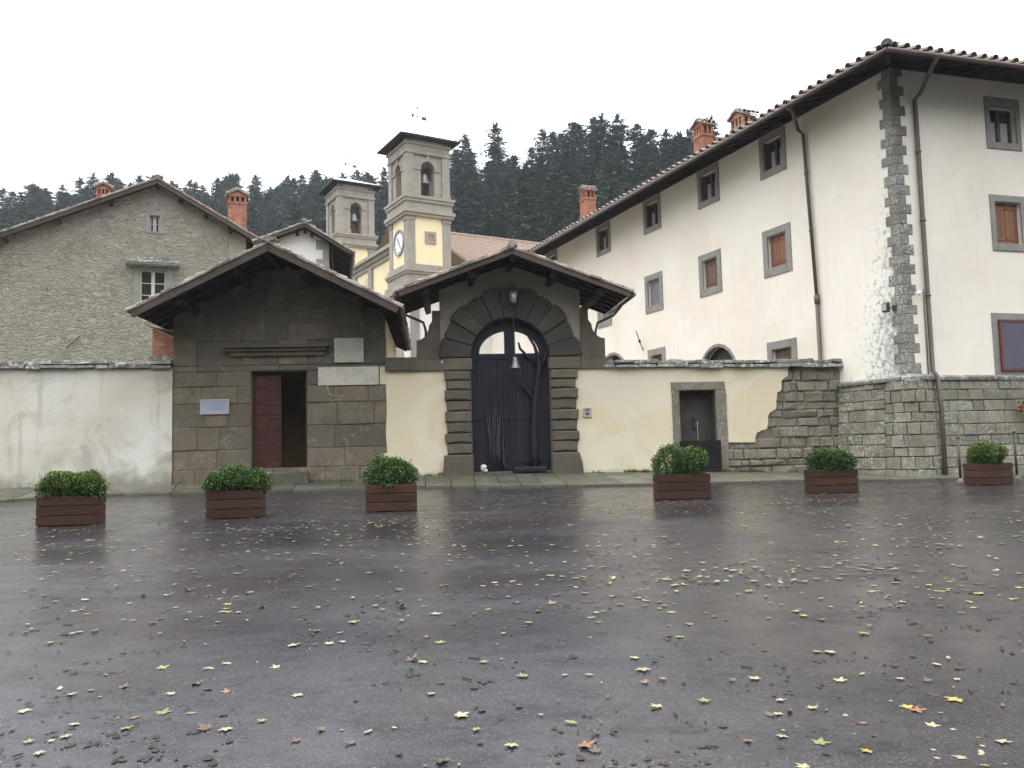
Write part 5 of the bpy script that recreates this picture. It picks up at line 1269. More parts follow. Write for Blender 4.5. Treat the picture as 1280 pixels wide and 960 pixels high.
# ================================================================== TOWERS AND CHURCH
def tower(D, pcx, A, lv, label, clock=False, yaw=60.0):
    """pcx corner pixel column; lv dict of pixel rows read on the near corner"""
    T = Fr(at(pcx, 400, D), yaw); T0 = -T.O.z+1.5
    Z = lambda y: T.pick(pcx, y)[1]
    root = thing('clock_tower' if clock else 'bell_tower', label, 'tower', T, (A/2, A/2, T0))
    pw = A*.185
    zc0, zc1, zs0, zs1 = Z(lv['cor_bot']), Z(lv['cor_top']), Z(lv['str_bot']), Z(lv['str_top'])
    mb = MB(T); mb.box((.06, .06, T0), (A-.06, A-.06, zs0)); mb.build('shaft', MT['pl_tower'], root)
    mb = MB(T)
    for (x, y) in ((0, 0), (A-pw, 0), (0, A-pw), (A-pw, A-pw)): mb.box((x, y, zc1), (x+pw, y+pw, zs0+.01)); mb.box((x-.05, y-.05, zs0-.32), (x+pw+.05, y+pw+.05, zs0-.002))
    mb.build('corner_pilasters', MT['tower'], root)
    def band(steps):
        mb = MB(T)
        for (za, zb_, o) in steps: mb.box((-o, -o, za), (A+o, A+o, zb_-.003))
        return mb
    h = zc1-zc0
    band([(zc1-h*.28, zc1, .10), (zc1-h*.42, zc1-h*.28, .30), (zc1-h*.55, zc1-h*.42, .22), (zc0, zc1-h*.55, .12), (zc0-h*.25, zc0, .3), (zc0-h*.5, zc0-h*.25, .42), (T0, zc0-h*.5, .2)]).build('lower_cornice', MT['tower'], root)
    h = zs1-zs0
    band([(zs1-h*.14, zs1, .30), (zs1-h*.30, zs1-h*.14, .22), (zs0+h*.32, zs1-h*.30, .12), (zs0+h*.14, zs0+h*.32, .30), (zs0, zs0+h*.14, .20)]).build('string_cornice', MT['tower'], root)
    # belfry: four arched walls and corner piers
    zb0_, zb1, zf = zs1, Z(lv['bel_top']), Z(lv['frieze_top'])
    ra = A*.155; zsill, zspr = Z(lv['sill']), Z(lv['arch'])-ra
    i_ = .12; th = .55; mb = MB(T)
    def side(P, q, uc): 
        m = MB(P); arch_wall(m, .5, A-.5, zb0_, zb1, uc, ra, zspr, i_, i_+th, zsill); return m
    cuts = []
    for k in range(4):
        P = Fr(T.w(*((0, 0, 0), (A, 0, 0), (A, A, 0), (0, A, 0))[k]), T.az-90*k)
        m = MB(P); arch_wall(m, .5, A-.5, zb0_, zb1, A*.5, ra, zspr, i_, i_+th, zsill)
        # archivolt, imposts, keystone
        for s_ in range(12):
            a, b = math.pi*(1-s_/12), math.pi*(1-(s_+1)/12)
            m.prism([(A/2+ra*math.cos(a), zspr+ra*math.sin(a)), (A/2+(ra+.2)*math.cos(a), zspr+(ra+.2)*math.sin(a)), (A/2+(ra+.2)*math.cos(b), zspr+(ra+.2)*math.sin(b)), (A/2+ra*math.cos(b), zspr+ra*math.sin(b))], i_-.07, i_+.02)
        for sg in (-1, 1): c = A/2+sg*(ra+.28); m.box((c-.27, i_-.09, zspr-.16), (c+.27, i_+.01, zspr))
        m.box((A/2-.12, i_-.12, zspr+ra), (A/2+.12, i_+.01, zb1))
        n = len(mb.v); M_ = T.M.inverted() @ P.M; mb.v += [M_ @ p for p in m.v]; mb.fc += [tuple(x+n for x in f_) for f_ in m.fc]; mb.mi += m.mi; mb.rn += m.rn; mb.sm += m.sm
    for (x, y) in ((0, 0), (A-.62, 0), (0, A-.62), (A-.62, A-.62)):
        mb.box((x, y, zb0_), (x+.62, y+.62, zb1)); mb.box((x-.05, y-.05, zb0_), (x+.67, y+.67, zb0_+.3))
    mb.box((.13, .13, zb1-.1), (A-.13, A-.13, zb1-.01)); mb.box((.13, .13, zb0_), (A-.13, A-.13, zb0_+.05))
    mb.build('belfry', MT['tower'], root)
    h = zf-zb1
    band([(zb1, zb1+h*.25, .08), (zb1+h*.25, zb1+h*.8, .02), (zb1+h*.8, zf, .12)]).build('frieze', MT['tower'], root)
    ze_ = Z(lv['eave_wall']); mb = MB(T); mb.box((.15, .15, zf-.01), (A-.15, A-.15, ze_+.5)); mb.build('attic', MT['pl_white'], root)
    mb = MB(T)
    for (x, y) in ((.05, .05), (A-.55, .05), (.05, A-.55), (A-.55, A-.55)): mb.box((x, y, zf), (x+.5, y+.5, ze_+.2))
    mb.build('attic_piers', MT['grey'], root)
    ov = A*.185; zz_ = ze_; ap = zz_+A*.30; c = V3((A/2, A/2, ap)); P = [V3((-ov, -ov, zz_)), V3((A+ov, -ov, zz_)), V3((A+ov, A+ov, zz_)), V3((-ov, A+ov, zz_))]
    mb = MB(T)
    for k in range(4): mb.poly([P[k]+V3((0, 0, .12)), P[(k+1) % 4]+V3((0, 0, .12)), c+V3((0, 0, .12))], 0); mb.quad(P[k], P[(k+1) % 4], P[(k+1) % 4]+V3((0, 0, .12)), P[k]+V3((0, 0, .12)), 1)
    mb.quad(P[3], P[2], P[1], P[0], 1); ro = mb.build('roof', [MT['lead'], MT['timber']], root)
    mb = MB(T); mb.tube([c, c+V3((0, 0, A*.62))], .03, 6); zv = A*.42
    mb.box((A/2-.05, A/2-.02, ap+zv), (A/2+.75, A/2+.02, ap+zv+.05)); mb.box((A/2+.32, A/2-.015, ap+zv-.22), (A/2+.75, A/2+.015, ap+zv-.02)); mb.tube([c+V3((-.5, 0, zv+.02)), c+V3((0, 0, zv+.02))], .025, 5); mb.box((A/2-.5, A/2-.02, ap+zv-.1), (A/2-.32, A/2+.02, ap+zv+.16))
    mb.lathe([(.001, .1), (.09, .0), (.001, -.1)], c+V3((0, 0, A*.62)), 8)
    mb.build('weather_vane', MT['iron'], ro)
    # bell in the right hand arch
    bz = zsill+(zspr-zsill)*.62; bc = V3((A/2, .75, bz)); mb = MB(T); k = A/3.7
    mb.lathe([(.03*k, .62*k), (.22*k, .58*k), (.28*k, .40*k), (.33*k, .1*k), (.40*k, -.1*k), (.50*k, -.25*k), (.48*k, -.27*k)], bc, 16)
    bell = mb.build('bell', MT['bellgrey'], root)
    mb = MB(T); mb.tube([bc+V3((-.55*k, 0, .2*k)), bc+V3((-.5*k, 0, .72*k)), bc+V3((0, 0, .95*k)), bc+V3((.5*k, 0, .72*k)), bc+V3((.55*k, 0, .2*k))], .06*k, 6); mb.build('yoke', MT['iron'], bell)
    mb = MB(T); mb.tube([bc+V3((0, 0, -.1)), bc+V3((0, 0, -.5*k))], .05*k, 6)
    for sg in (-1, 1): mb.tube([bc+V3((.3*k*sg, 0, -.9*k)), bc+V3((.22*k*sg, 0, -.2*k))], .07*k, 6)
    mb.box((A/2-.45*k, .6, zsill), (A/2+.45*k, .9, zsill+.1)); mb.build('bell_stand', MT['iron'], bell)
    if clock:
        (wu0_, wz1), (wu1_, wz0) = T.pick(531.5, 289), T.pick(545.5, 305.5)
        mb = MB(T); a = (wu0_, wu1_, wz0, wz1); s_ = .22
        mb.box((a[0], -.02, a[2]), (a[0]+s_, .1, a[3])); mb.box((a[1]-s_, -.02, a[2]), (a[1], .1, a[3])); mb.box((a[0]+s_, -.018, a[3]-s_), (a[1]-s_, .1, a[3])); mb.box((a[0]+s_, -.018, a[2]), (a[1]-s_, .1, a[2]+s_)); w = mb.build('window', MT['tower'], root)
        mb = MB(T); mb.box((a[0]+s_, .03, a[2]+s_), (a[1]-s_, .058, a[3]-s_)); mb.build('pane', MT['glass'], w)
        K = Fr(T.w(0, A, 0), T.az+90)     # left face, u runs from the back to the corner
        vv, cz = T.picku(498.5, 303.5, .0); cu = A-vv; (_, zt_), (_, zb_) = T.picku(498.5, 287.5, 0), T.picku(498.5, 320, 0); rr = (zt_-zb_)/2; cz = (zt_+zb_)/2
        mb = MB(K)
        for s_ in range(32):
            a, b = 2*math.pi*s_/32, 2*math.pi*(s_+1)/32
            mb.hexa([(cu+rr*.88*math.cos(a), -.06, cz+rr*.88*math.sin(a)), (cu+rr*math.cos(a), -.06, cz+rr*math.sin(a)), (cu+rr*math.cos(a), .1, cz+rr*math.sin(a)), (cu+rr*.88*math.cos(a), .1, cz+rr*.88*math.sin(a)),
                     (cu+rr*.88*math.cos(b), -.06, cz+rr*.88*math.sin(b)), (cu+rr*math.cos(b), -.06, cz+rr*math.sin(b)), (cu+rr*math.cos(b), .1, cz+rr*math.sin(b)), (cu+rr*.88*math.cos(b), .1, cz+rr*.88*math.sin(b))], 0, .4)
        ck = mb.build('clock', MT['grey'], root)
        mb = MB(K); mb.poly([(cu+rr*.885*math.cos(2*math.pi*s_/32), .02, cz+rr*.885*math.sin(2*math.pi*s_/32)) for s_ in range(32)]); mb.build('dial', MT['dial'], ck)
        mb = MB(K)
        for s_ in range(12):
            a = 2*math.pi*s_/12; d_ = V3((math.cos(a), 0, math.sin(a))); e_ = V3((-d_.z, 0, d_.x))
            for x in ((-.04, .04) if s_ % 3 else (-.06, 0, .06)): mb.beam(V3((cu, .012, cz))+d_*rr*.68+e_*x, V3((cu, .012, cz))+d_*rr*.82+e_*x, .02, .025, 0, (0, 1, 0))
        mb.build('numerals', MT['black'], ck)
        mb = MB(K)
        for (ang, l0, l1, w_) in ((128, -.1, .58, .09), (-58, -.1, .62, .07)):
            d_ = V3((math.cos(R(ang)), 0, math.sin(R(ang)))); mb.beam(V3((cu, -.005, cz))+d_*rr*l0, V3((cu, -.005, cz))+d_*rr*l1, .02, w_, 0, (0, 1, 0) if False else V3((-d_.z, 0, d_.x)))
        mb.build('clock_hands', MT['black'], ck)
    return T, T0, root
T1, T10, r1_ = tower(60.0, 510.5, 3.58, dict(cor_bot=352, cor_top=329, str_bot=268.5, str_top=243.5, bel_top=190, frieze_top=176, eave_wall=172, sill=241, arch=197.5), 'clock tower in grey stone and yellow plaster with white round dial', True)
T2, T20, r2_ = tower(80.0, 423.5, 3.8, dict(cor_bot=370, cor_top=345, str_bot=307, str_top=290.5, bel_top=244.5, frieze_top=233.5, eave_wall=229, sill=289, arch=250), 'farther and lower bell tower, without a clock, left of the clock tower')
ch = thing('church', 'yellow plastered church with terracotta roof joining the two bell towers', 'church', T1, (8, 8, T10))
zf1 = T1.picku(481, 313, .9)[1]; v2 = T1.picku(437, 337, .9)[0]
mb = MB(T1); mb.box((.9, 3.7, T10), (1.8, 26, zf1-.5)); mb.box((1.8, 5, T10), (26, 19, T1.pick(590, 336, 4)[1]-.4))
mb.box((3.9, 2.2, T10), (11, 5, T1.pick(590, 330, 2.2)[1]-.8))
mb.build('wall', MT['pl_tower'], ch)
mb = MB(T1); mb.box((.35, 3.7, zf1-.28), (2, 26, zf1)); mb.box((.6, 3.7, zf1-.6), (1.8, 26, zf1-.285)); mb.box((.75, 3.7, zf1-.95), (1.8, 26, zf1-.605))
for v in (3.9, 9.5, 13.5, 20.5): mb.box((.72, v, T10), (1, v+.9, zf1-.96))
mb.box((4.0, 2.1, T10), (4.5, 2.3, T1.pick(590, 330, 2.2)[1]-.7)); mb.box((6.2, 2.1, T10), (6.7, 2.3, T1.pick(590, 330, 2.2)[1]-.7))
mb.build('cornice', MT['tower'], ch)
vr = 11.5; zr = T1.pick(571, 294, vr)[1]; ve = 4.2; zev = T1.pick(600, 336, ve)[1]
mb = MB(T1); L0 = V3((3.0, ve, zev)); s_ = V3((0, vr-ve, zr-zev)); 
tiles(mb, L0, (1, 0, 0), s_, 24, s_.length, .30, .42, rad=.11)
mb.quad(L0, L0+V3((24, 0, 0)), L0+V3((24, 0, 0))+s_, L0+s_); L1_ = L0+s_; s2 = V3((0, vr-ve, zev-zr)); mb.quad(L1_, L1_+V3((24, 0, 0)), L1_+V3((24, 0, 0))+s2, L1_+s2)
ridge_tiles(mb, L1_+V3((0, 0, .05)), L1_+V3((24, 0, .05)), .18)
# lower aisle gable in front of the nave, right of the clock tower
ua, za = T1.pick(566, 313, 1.6)[0]-.6, T1.pick(566, 308, 1.6)[1]; ub, zb_ = T1.pick(588, 329, 1.6)
R0 = V3((ua, 1.5, za)); s3 = V3((ub-ua, 0, zb_-za)); tiles(mb, R0+s3, (0, 1, 0), -s3, 4, s3.length, .3, .42, rad=.11); mb.hexa([R0+V3((0, 0, -.15)), R0+s3+V3((0, 0, -.15)), R0+s3+V3((0, 4, -.15)), R0+V3((0, 4, -.15)), R0, R0+s3, R0+s3+V3((0, 4, 0)), R0+V3((0, 4, 0))])
mb.build('roof', MT['tilered'], ch)
mb = MB(T1); mb.poly([(.6, vr-7, zf1), (.6, vr+7, zf1), (.6, vr, zr)]) if False else None
for v in (11.5,):
    a = v-.5; 
q = T1.picku(459, 356, .9); mb.box((.86, q[0]-.5, q[1]-1.2), (.95, q[0]+.5, q[1]+.5)); mb.lathe([(.001, .0), (.5, .01), (.5, .06)], (0, 0, 0), 4) if False else None
mb.build('window', MT['glass'], ch)
# ================================================================== PLANTERS AND SHRUBS
def planter(px, py, w, d, h, label, turn=0):
    P = gpick(px, py); f = Fr(P, WF.az+turn); root = thing('planter', label, 'planter', f, (0, d/2, 0), 'wooden planters along the square')
    mb = MB(f); np_ = 3; ph = h/np_; hw = w/2; t_ = .03
    for (k, (v0, v1, nm)) in enumerate(((0, t_, 'front_boards'), (d-t_, d, 'back_boards'))):
        mb = MB(f)
        for i in range(np_): mb.box((-hw+rng.uniform(0, .004), v0+rng.uniform(0, .005), i*ph+.012), (hw-rng.uniform(0, .004), v1, (i+1)*ph))
        mb.build(nm, MT['planter'], root, bevel=.006)
    for sg in (-1, 1):
        mb = MB(f)
        for i in range(np_): mb.box((sg*hw-sg*t_, t_+.002, i*ph+.012), (sg*hw-sg*.002, d-t_-.002, (i+1)*ph))
        mb.build('side_boards', MT['planter'], root, bevel=.006)
    mb = MB(f)
    for sx in (-hw+.035, hw-.105):
        for sy in (t_+.003, d-t_-.073): mb.box((sx, sy, .0), (sx+.07, sy+.07, h-.02))
    mb.build('corner_posts', MT['planter'], root)
    mb = MB(f); mb.box((-hw+t_+.002, t_+.002, .02), (hw-t_-.002, d-t_-.002, h-.06)); mb.build('soil', MT['soil'], root)
    return f
def shrub(f, w, d, h, z0, lobes, seed, label, young=.3):
    r_ = random.Random(seed); root = thing('box_shrub', label, 'shrub', f, (0, d/2+.02, z0), 'box shrubs in the planters')
    mb = MB(f); ms = MB(f)
    for (cx, rx, rz) in lobes:
        cc = V3((cx*w, d/2, z0+rz*h*.42)); ax, ay, az_ = rx*w*.95, d*.50, rz*h*.50
        for k in range(8):
            a = r_.uniform(0, 6.28); tip_ = cc+V3((ax*.7*math.cos(a), ay*.7*math.sin(a), az_*r_.uniform(.1, .7))); ms.tube([(cc.x+r_.uniform(-.05, .05), cc.y, z0-.06), (cc+tip_)/2+V3((0, 0, .02)), tip_], [.012, .008, .003], 5)
        bumps = [(V3((r_.gauss(0, 1), r_.gauss(0, 1), r_.gauss(.3, 1))).normalized(), r_.uniform(-.22, .30)) for _ in range(22)]
        for k in range(6000):
            n = V3((r_.gauss(0, 1), r_.gauss(0, 1), r_.gauss(.25, 1))).normalized(); s_ = 1+sum(b*max(0, n.dot(q)-.75)*4 for q, b in bumps)
            u = r_.uniform(.45, 1)**.5 if r_.random() < .6 else r_.uniform(.92, 1.15)
            p = cc+V3((n.x*ax, n.y*ay, n.z*az_))*(u*s_)
            if p.z < z0-.08: continue
            L = r_.uniform(.022, .042); d1_ = (n+V3((r_.gauss(0, .8), r_.gauss(0, .8), r_.gauss(.3, .8)))).normalized(); sd = d1_.cross(V3((r_.gauss(0, 1), r_.gauss(0, 1), r_.gauss(0, 1)))).normalized()*L*.42
            top_ = n.z > .05 and u > .92 and r_.random() < young*1.6
            mb.poly([p, p+d1_*L*.5+sd, p+d1_*L, p+d1_*L*.5-sd], 1 if top_ else 0)
    for k in range(34):      # stray shoots
        n = V3((r_.gauss(0, 1), r_.gauss(0, .7), abs(r_.gauss(.5, .6))+.15)).normalized(); lb = r_.choice(lobes); o_ = V3((lb[0]*w+n.x*lb[1]*w*.95, d/2+n.y*d*.48, z0+lb[2]*h*.42+n.z*lb[2]*h*.5)); dr = (n+V3((r_.gauss(0, .3), r_.gauss(0, .3), .5))).normalized(); Ls = r_.uniform(.05, .15)
        ms.tube([o_-dr*.05, o_+dr*Ls], [.003, .0015], 4)
        for q in range(int(Ls/.011)):
            p = o_+dr*(q*.011); L = r_.uniform(.018, .032); d1_ = (dr*.6+V3((r_.gauss(0, 1), r_.gauss(0, 1), r_.gauss(0, 1)))).normalized(); sd = d1_.cross(dr).normalized()*L*.4; mb.poly([p, p+d1_*L*.5+sd, p+d1_*L, p+d1_*L*.5-sd], 1 if r_.random() < .6 else 0)
    mb.build('foliage', [MT['box'], MT['boxtop']], root); ms.build('stems', MT['stem'], root)
PL = [(81.5, 657.5, .98, .47, .50, 'brown wooden planter farthest left, before the grey plaster wall', 0, .46, [(-.27, .28, 1.0), (.1, .30, .95), (.33, .2, .98)], .5, 'box shrub with yellow green tips in the planter before the grey plaster wall'),
      (291.5, 648.5, .97, .45, .50, 'brown wooden planter in front of the gatehouse sign and door', 0, .47, [(-.3, .24, .88), (.02, .26, 1.0), (.33, .22, .85)], .18, 'dark three lobed box shrub in the planter before the gatehouse'),
      (489, 639.5, .95, .42, .50, 'brown wooden planter left of the gate, before the short yellow wall', 0, .55, [(-.2, .3, .95), (.18, .32, 1.0)], .12, 'full rounded box shrub in the planter just left of the gate'),
      (857, 624.5, 1.07, .45, .50, 'brown wooden planter before the wall fountain', 0, .58, [(-.2, .34, 1.0), (.2, .33, .95)], .22, 'loose twiggy box shrub before the wall fountain'),
      (1047, 616.8, .98, .46, .49, 'brown wooden planter before the bare stone end of the yellow wall', -3, .50, [(-.15, .32, .95), (.18, .3, .9)], .12, 'low domed box shrub before the bare stone wall end'),
      (1247, 606.5, .92, .5, .50, 'brown wooden planter farthest right, between two iron posts', -8, .50, [(-.2, .28, .97), (.15, .28, 1.0)], .55, 'bright clipped box shrub in the planter between two iron posts')]
for k, (px, py, w, d, h, lab, turn, sh_, lob, yg, slab_) in enumerate(PL):
    f = planter(px, py, w, d, h, lab, turn); shrub(f, w, d, sh_, h-.05, lob, 40+k, slab_, yg)
# iron posts with a chain by the right hand planter
pp = []
for (px, yb, yt, lab) in ((1201, 602, 548, 'dark iron post at the left end of the rightmost planter'), (1271.5, 598, 541, 'dark iron post at the right end of the rightmost planter')):
    P = gpick(px, yb); f = Fr(P, WF.az); hgt = f.pick(px-1, yt)[1]; rp = thing('post', lab, 'post', f, (0, 0, 0), 'iron posts by the stone plinth')
    mb = MB(f); mb.tube([(0, 0, -.05), (0, 0, hgt)], .034, 10); mb.lathe([(.034, 0), (.045, .01), (.04, .045), (.01, .06)], (0, 0, hgt), 10); mb.build('shaft', MT['iron'], rp)
    mb = MB(f); mb.lathe([(.10, -.05), (.10, .03), (.05, .06), (.035, .09)], (0, 0, 0), 12); mb.build('foot', MT['paving'], rp); pp.append(f.w(0, 0, hgt-.02))
mb = MB(WORLD); mb.tube([pp[0].lerp(pp[1], t_)-V3((0, 0, .10*math.sin(math.pi*t_))) for t_ in [i/12 for i in range(13)]], .010, 6)
tag(mb.build('chain', MT['iron'], base=tuple((pp[0]+pp[1])/2)), 'thin chain slung between the two iron posts', 'chain')
# ================================================================== FALLEN LEAVES
def leaf_outline(seed):
    r_ = random.Random(seed); pts = []
    lob = [(-135, .55), (-62, .85), (0, 1.0), (62, .85), (135, .55)]
    DP = r_.uniform(.34, .48)
    if seed >= 5:      # plain oval leaf, torn edge
        return [(math.sin(R(a))*.42*r_.uniform(.8, 1.1), math.cos(R(a))*.85*r_.uniform(.85, 1.1)) for a in range(-170, 180, 20)]
    pts.append((-.06, -.22)); 
    for i, (a, l) in enumerate(lob):
        a = R(a+r_.uniform(-6, 6)); l *= r_.uniform(.88, 1.08); d = (math.sin(a), math.cos(a)); s_ = (d[1], -d[0]); w = r_.uniform(.16, .21)
        pts += [(d[0]*l*.55-s_[0]*w, d[1]*l*.55-s_[1]*w), (d[0]*l*.78-s_[0]*w*.75, d[1]*l*.78-s_[1]*w*.75), (d[0]*l, d[1]*l), (d[0]*l*.78+s_[0]*w*.75, d[1]*l*.78+s_[1]*w*.75), (d[0]*l*.55+s_[0]*w, d[1]*l*.55+s_[1]*w)]
        if i < 4:
            am = R((lob[i][0]+lob[i+1][0])/2); pts.append((math.sin(am)*DP, math.cos(am)*DP))
    pts.append((.06, -.22)); return pts
OUT = [leaf_outline(k) for k in range(8)]
def leaf_geo(mb, P, size, rot, curl, tilt, o, mi=0, stem=True):
    c_, s_ = math.cos(rot), math.sin(rot); pts = []
    for (x, y) in OUT[o]:
        r2 = x*x+y*y; z = curl*r2*.35+tilt*(x*.5+y*.3)+curl*.12*math.sin(5*x+3*y)
        pts.append(P+V3(((x*c_-y*s_)*size*.5, (x*s_+y*c_)*size*.5, max(.002, z*size*.5+.004))))
    cen = mb.add([P+V3((0, 0, .004+abs(tilt)*.1*size))]); n = mb.add(pts); r_ = rng.random(); k = len(pts)
    for i in range(k): mb.face((cen, n+i, n+(i+1) % k), mi, r_)
    if stem:
        d = V3((s_, -c_, 0))*size*.5; a = P+d*.2+V3((0, 0, .004)); b = P+d*1.25+V3((rng.uniform(-.01, .01), 0, .006+abs(curl)*.02)); w = V3((c_, s_, 0))*.0022
        n = mb.add([a-w, a+w, b+w*.5, b-w*.5]); mb.face((n, n+1, n+2, n+3), mi, r_)
KINDS = ['pale cream', 'yellow green', 'yellow', 'brown', 'orange']
TXT = {'pale cream': 'pale cream fallen leaf lying flat on the wet asphalt', 'yellow green': 'yellow green fallen leaf lying on the wet asphalt', 'yellow': 'yellow fallen leaf lying on the wet asphalt', 'brown': 'dark brown curled leaf lying on the wet asphalt', 'orange': 'orange brown leaf lying on the wet asphalt'}
PROTO = {}
for k in KINDS:
    for o in range(8):
        mb = MB(WORLD); curl = {'brown': .9, 'orange': .5}.get(k, rng.uniform(.02, .22)); leaf_geo(mb, V3((0, 0, 0)), 1.0, 0, curl, rng.uniform(-.12, .12), o)
        me = mb.build('fallen_leaf', LM[k]); PROTO[k, o] = me.data; bpy.data.objects.remove(me)
spots = []
big = [(1195, 875, .17, 'yellow'), (1144, 889, .15, 'orange'), (1165, 908, .12, 'pale cream'), (945, 849, .13, 'pale cream'), (730, 934, .15, 'orange'), (745, 940, .11, 'brown'), (1039, 816, .15, 'pale cream'), (1022, 815, .12, 'yellow green'), (1080, 792, .14, 'yellow'), (806, 854, .10, 'orange'), (836, 796, .11, 'brown'), (575, 895, .15, 'pale cream'), (540, 868, .10, 'pale cream'), (1085, 940, .10, 'yellow'), (1160, 795, .10, 'yellow green'), (972, 893, .10, 'pale cream'), (1014, 886, .11, 'pale cream'), (935, 927, .08, 'orange'), (978, 921, .1, 'pale cream'), (974, 876, .1, 'pale cream'), (822, 884, .12, 'pale cream'), (201, 836, .15, 'yellow green'), (215, 868, .13, 'pale cream'), (157, 911, .12, 'yellow green'), (257, 912, .14, 'brown'), (283, 866, .12, 'orange'), (285, 830, .13, 'pale cream'), (345, 835, .12, 'pale cream'), (370, 870, .12, 'pale cream'), (403, 913, .10, 'brown'), (282, 912, .12, 'pale cream'), (515, 826, .16, 'brown'), (530, 828, .13, 'pale cream'), (440, 778, .17, 'yellow green'), (545, 768, .17, 'pale cream'), (550, 804, .14, 'yellow green'), (438, 930, .09, 'brown'), (690, 755, .16, 'orange'), (1135, 885, .13, 'yellow'), (1250, 928, .13, 'pale cream'), (850, 797, .13, 'yellow green'), (1005, 960, .12, 'pale cream'), (1160, 852, .10, 'brown'), (745, 917, .10, 'brown'), (963, 895, .09, 'brown'), (88, 869, .12, 'pale cream'), (28, 890, .13, 'pale cream'), (328, 902, .1, 'yellow green')]
def sees(P):
    x, y = proj(P); return -10 < x < 1290 and y < 975
def taken(P, s_): return any((P-q).length < (s_+t_)*.45 for q, t_ in spots)
items = []
for (px, py, s_, k) in big:
    P = gpick(px, py); items.append((P, s_*.9, k)); spots.append((P, s_))
r2 = random.Random(5)
CL = [(lambda y: (r2.uniform(-.6, .6)*y, y, r2.uniform(.12, .45)))(r2.uniform(3.8, 8.5)) for _ in range(34)]
CL2 = [(lambda y: (r2.uniform(-.62, .62)*y, y, r2.uniform(.15, .6)))(r2.uniform(6.8, 20)) for _ in range(130)]
while len(items) < 275:
    if r2.random() < .62: c_ = r2.choice(CL); X, Y = c_[0]+r2.gauss(0, c_[2]*1.6), c_[1]+r2.gauss(0, c_[2])
    else: Y = 3.7+(8.6-3.7)*r2.random()**.8; X = r2.uniform(-.64, .64)*Y
    if not 3.6 < Y < 9: continue
    P = V3((X, Y, 0)); P.z = gz(X, Y)
    k = r2.choices(KINDS, (34, 24, 6, 29, 7))[0]; s_ = r2.choice((.035, .045, .06, .08, .10, .13))*r2.uniform(.8, 1.15)
    if not sees(P) or taken(P, s_): continue
    dens = math.sin(X*.9+1)*math.sin(Y*1.3)+math.sin(X*2.3-Y)
    if dens < r2.uniform(-1.8, .6): continue
    items.append((P, s_, k)); spots.append((P, s_))
for (P, s_, k) in items:
    o = bpy.data.objects.new('fallen_leaf', PROTO[k, r2.randrange(5) if s_ > .09 else r2.randrange(8)]); COL.objects.link(o)
    o.location = P+V3((0, 0, .006)); o.rotation_euler = (math.atan(.037), 0, r2.uniform(0, 6.28)); o.scale = (s_, s_, s_*r2.uniform(.7, 1.5))
    tag(o, TXT[k], 'leaf', 'leaves fallen on the asphalt')
mb = MB(WORLD); mt = [LM[k] for k in KINDS]; n_ = 0
while n_ < 2300:
    if r2.random() < .38: c_ = r2.choice(CL2); X, Y = c_[0]+r2.gauss(0, c_[2]*2), c_[1]+r2.gauss(0, c_[2])
    else: Y = 6.5+(22-6.5)*r2.random()**.75; X = r2.uniform(-.66, .66)*Y
    if Y < 6.4: continue
    P = V3((X, Y, gz(X, Y)+.006))
    if Y > 20.3: continue
    if math.sin(X*.7)*math.sin(Y*.9+X*.2)+math.sin(X*1.9-Y*.6)*.6 < r2.uniform(-1.9, .7): continue
    k = r2.choices(range(5), (46, 20, 8, 19, 7))[0]; leaf_geo(mb, P, r2.choice((.05, .07, .085, .11)), r2.uniform(0, 6.28), r2.uniform(.02, .3), r2.uniform(-.15, .15), r2.randrange(8), k, False); n_ += 1
for (px, py) in ((330, 660), (500, 650), (90, 662), (1040, 625)):      # drifts at the planters
    P0 = gpick(px, py)
    for j in range(60):
        X, Y = P0.x+r2.gauss(.2, .55), P0.y-abs(r2.gauss(.1, .35)); leaf_geo(mb, V3((X, Y, gz(X, Y)+.006)), r2.uniform(.05, .1), r2.uniform(0, 6.28), r2.uniform(.02, .3), 0, r2.randrange(5), r2.choices(range(5), (45, 30, 8, 12, 5))[0], False)
tag(mb.build('leaf_litter', mt), 'countless small fallen leaves scattered towards the far side of the wet square', 'leaf litter', kind='stuff')
mb = MB(WORLD)      # dark crumbs, twigs and rotted bits
for j in range(2600):
    Y = 3.6+(19-3.6)*r2.random()**1.6; X = r2.uniform(-.64, .64)*Y
    if math.sin(X*1.3+2)*math.sin(Y*1.1)+math.sin(X*2.9+Y*1.7)*.7 < r2.uniform(-1.0, 1.1): continue
    m = r2.choice((1, 1, 3, 5))
    for q in range(m):
        x, y = X+r2.gauss(0, .035)*(m > 1), Y+r2.gauss(0, .035)*(m > 1); s_ = r2.choice((.008, .012, .016, .024))*r2.uniform(.6, 1.3); P = V3((x, y, gz(x, y)+.003)); a = r2.uniform(0, 6.28)
        if m == 1 and r2.random() < .09:
            d = V3((math.cos(a), math.sin(a), 0))*r2.uniform(.015, .045); w = V3((-math.sin(a), math.cos(a), 0))*.003; mb.hexa([P-d-w, P+d-w, P+d+w, P-d+w, P-d-w+V3((0, 0, .006)), P+d-w+V3((0, 0, .006)), P+d+w+V3((0, 0, .006)), P-d+w+V3((0, 0, .006))])
        else:
            pts = [P+V3((math.cos(a+t_*1.257)*s_*r2.uniform(.5, 1.2), math.sin(a+t_*1.257)*s_*r2.uniform(.5, 1.2), 0)) for t_ in range(5)]; c = P+V3((0, 0, s_*r2.uniform(.2, .7))); n0 = mb.add(pts+[c]); rr = r2.random()
            for t_ in range(5): mb.face((n0+t_, n0+(t_+1) % 5, n0+5), 0, rr)
tag(mb.build('ground_debris', simple('rotted_debris', (.028, .02, .015), (.05, .036, .025), 8, .6, 0)), 'dark crumbs, twigs and rotted leaf bits on the wet asphalt', 'debris', kind='stuff')

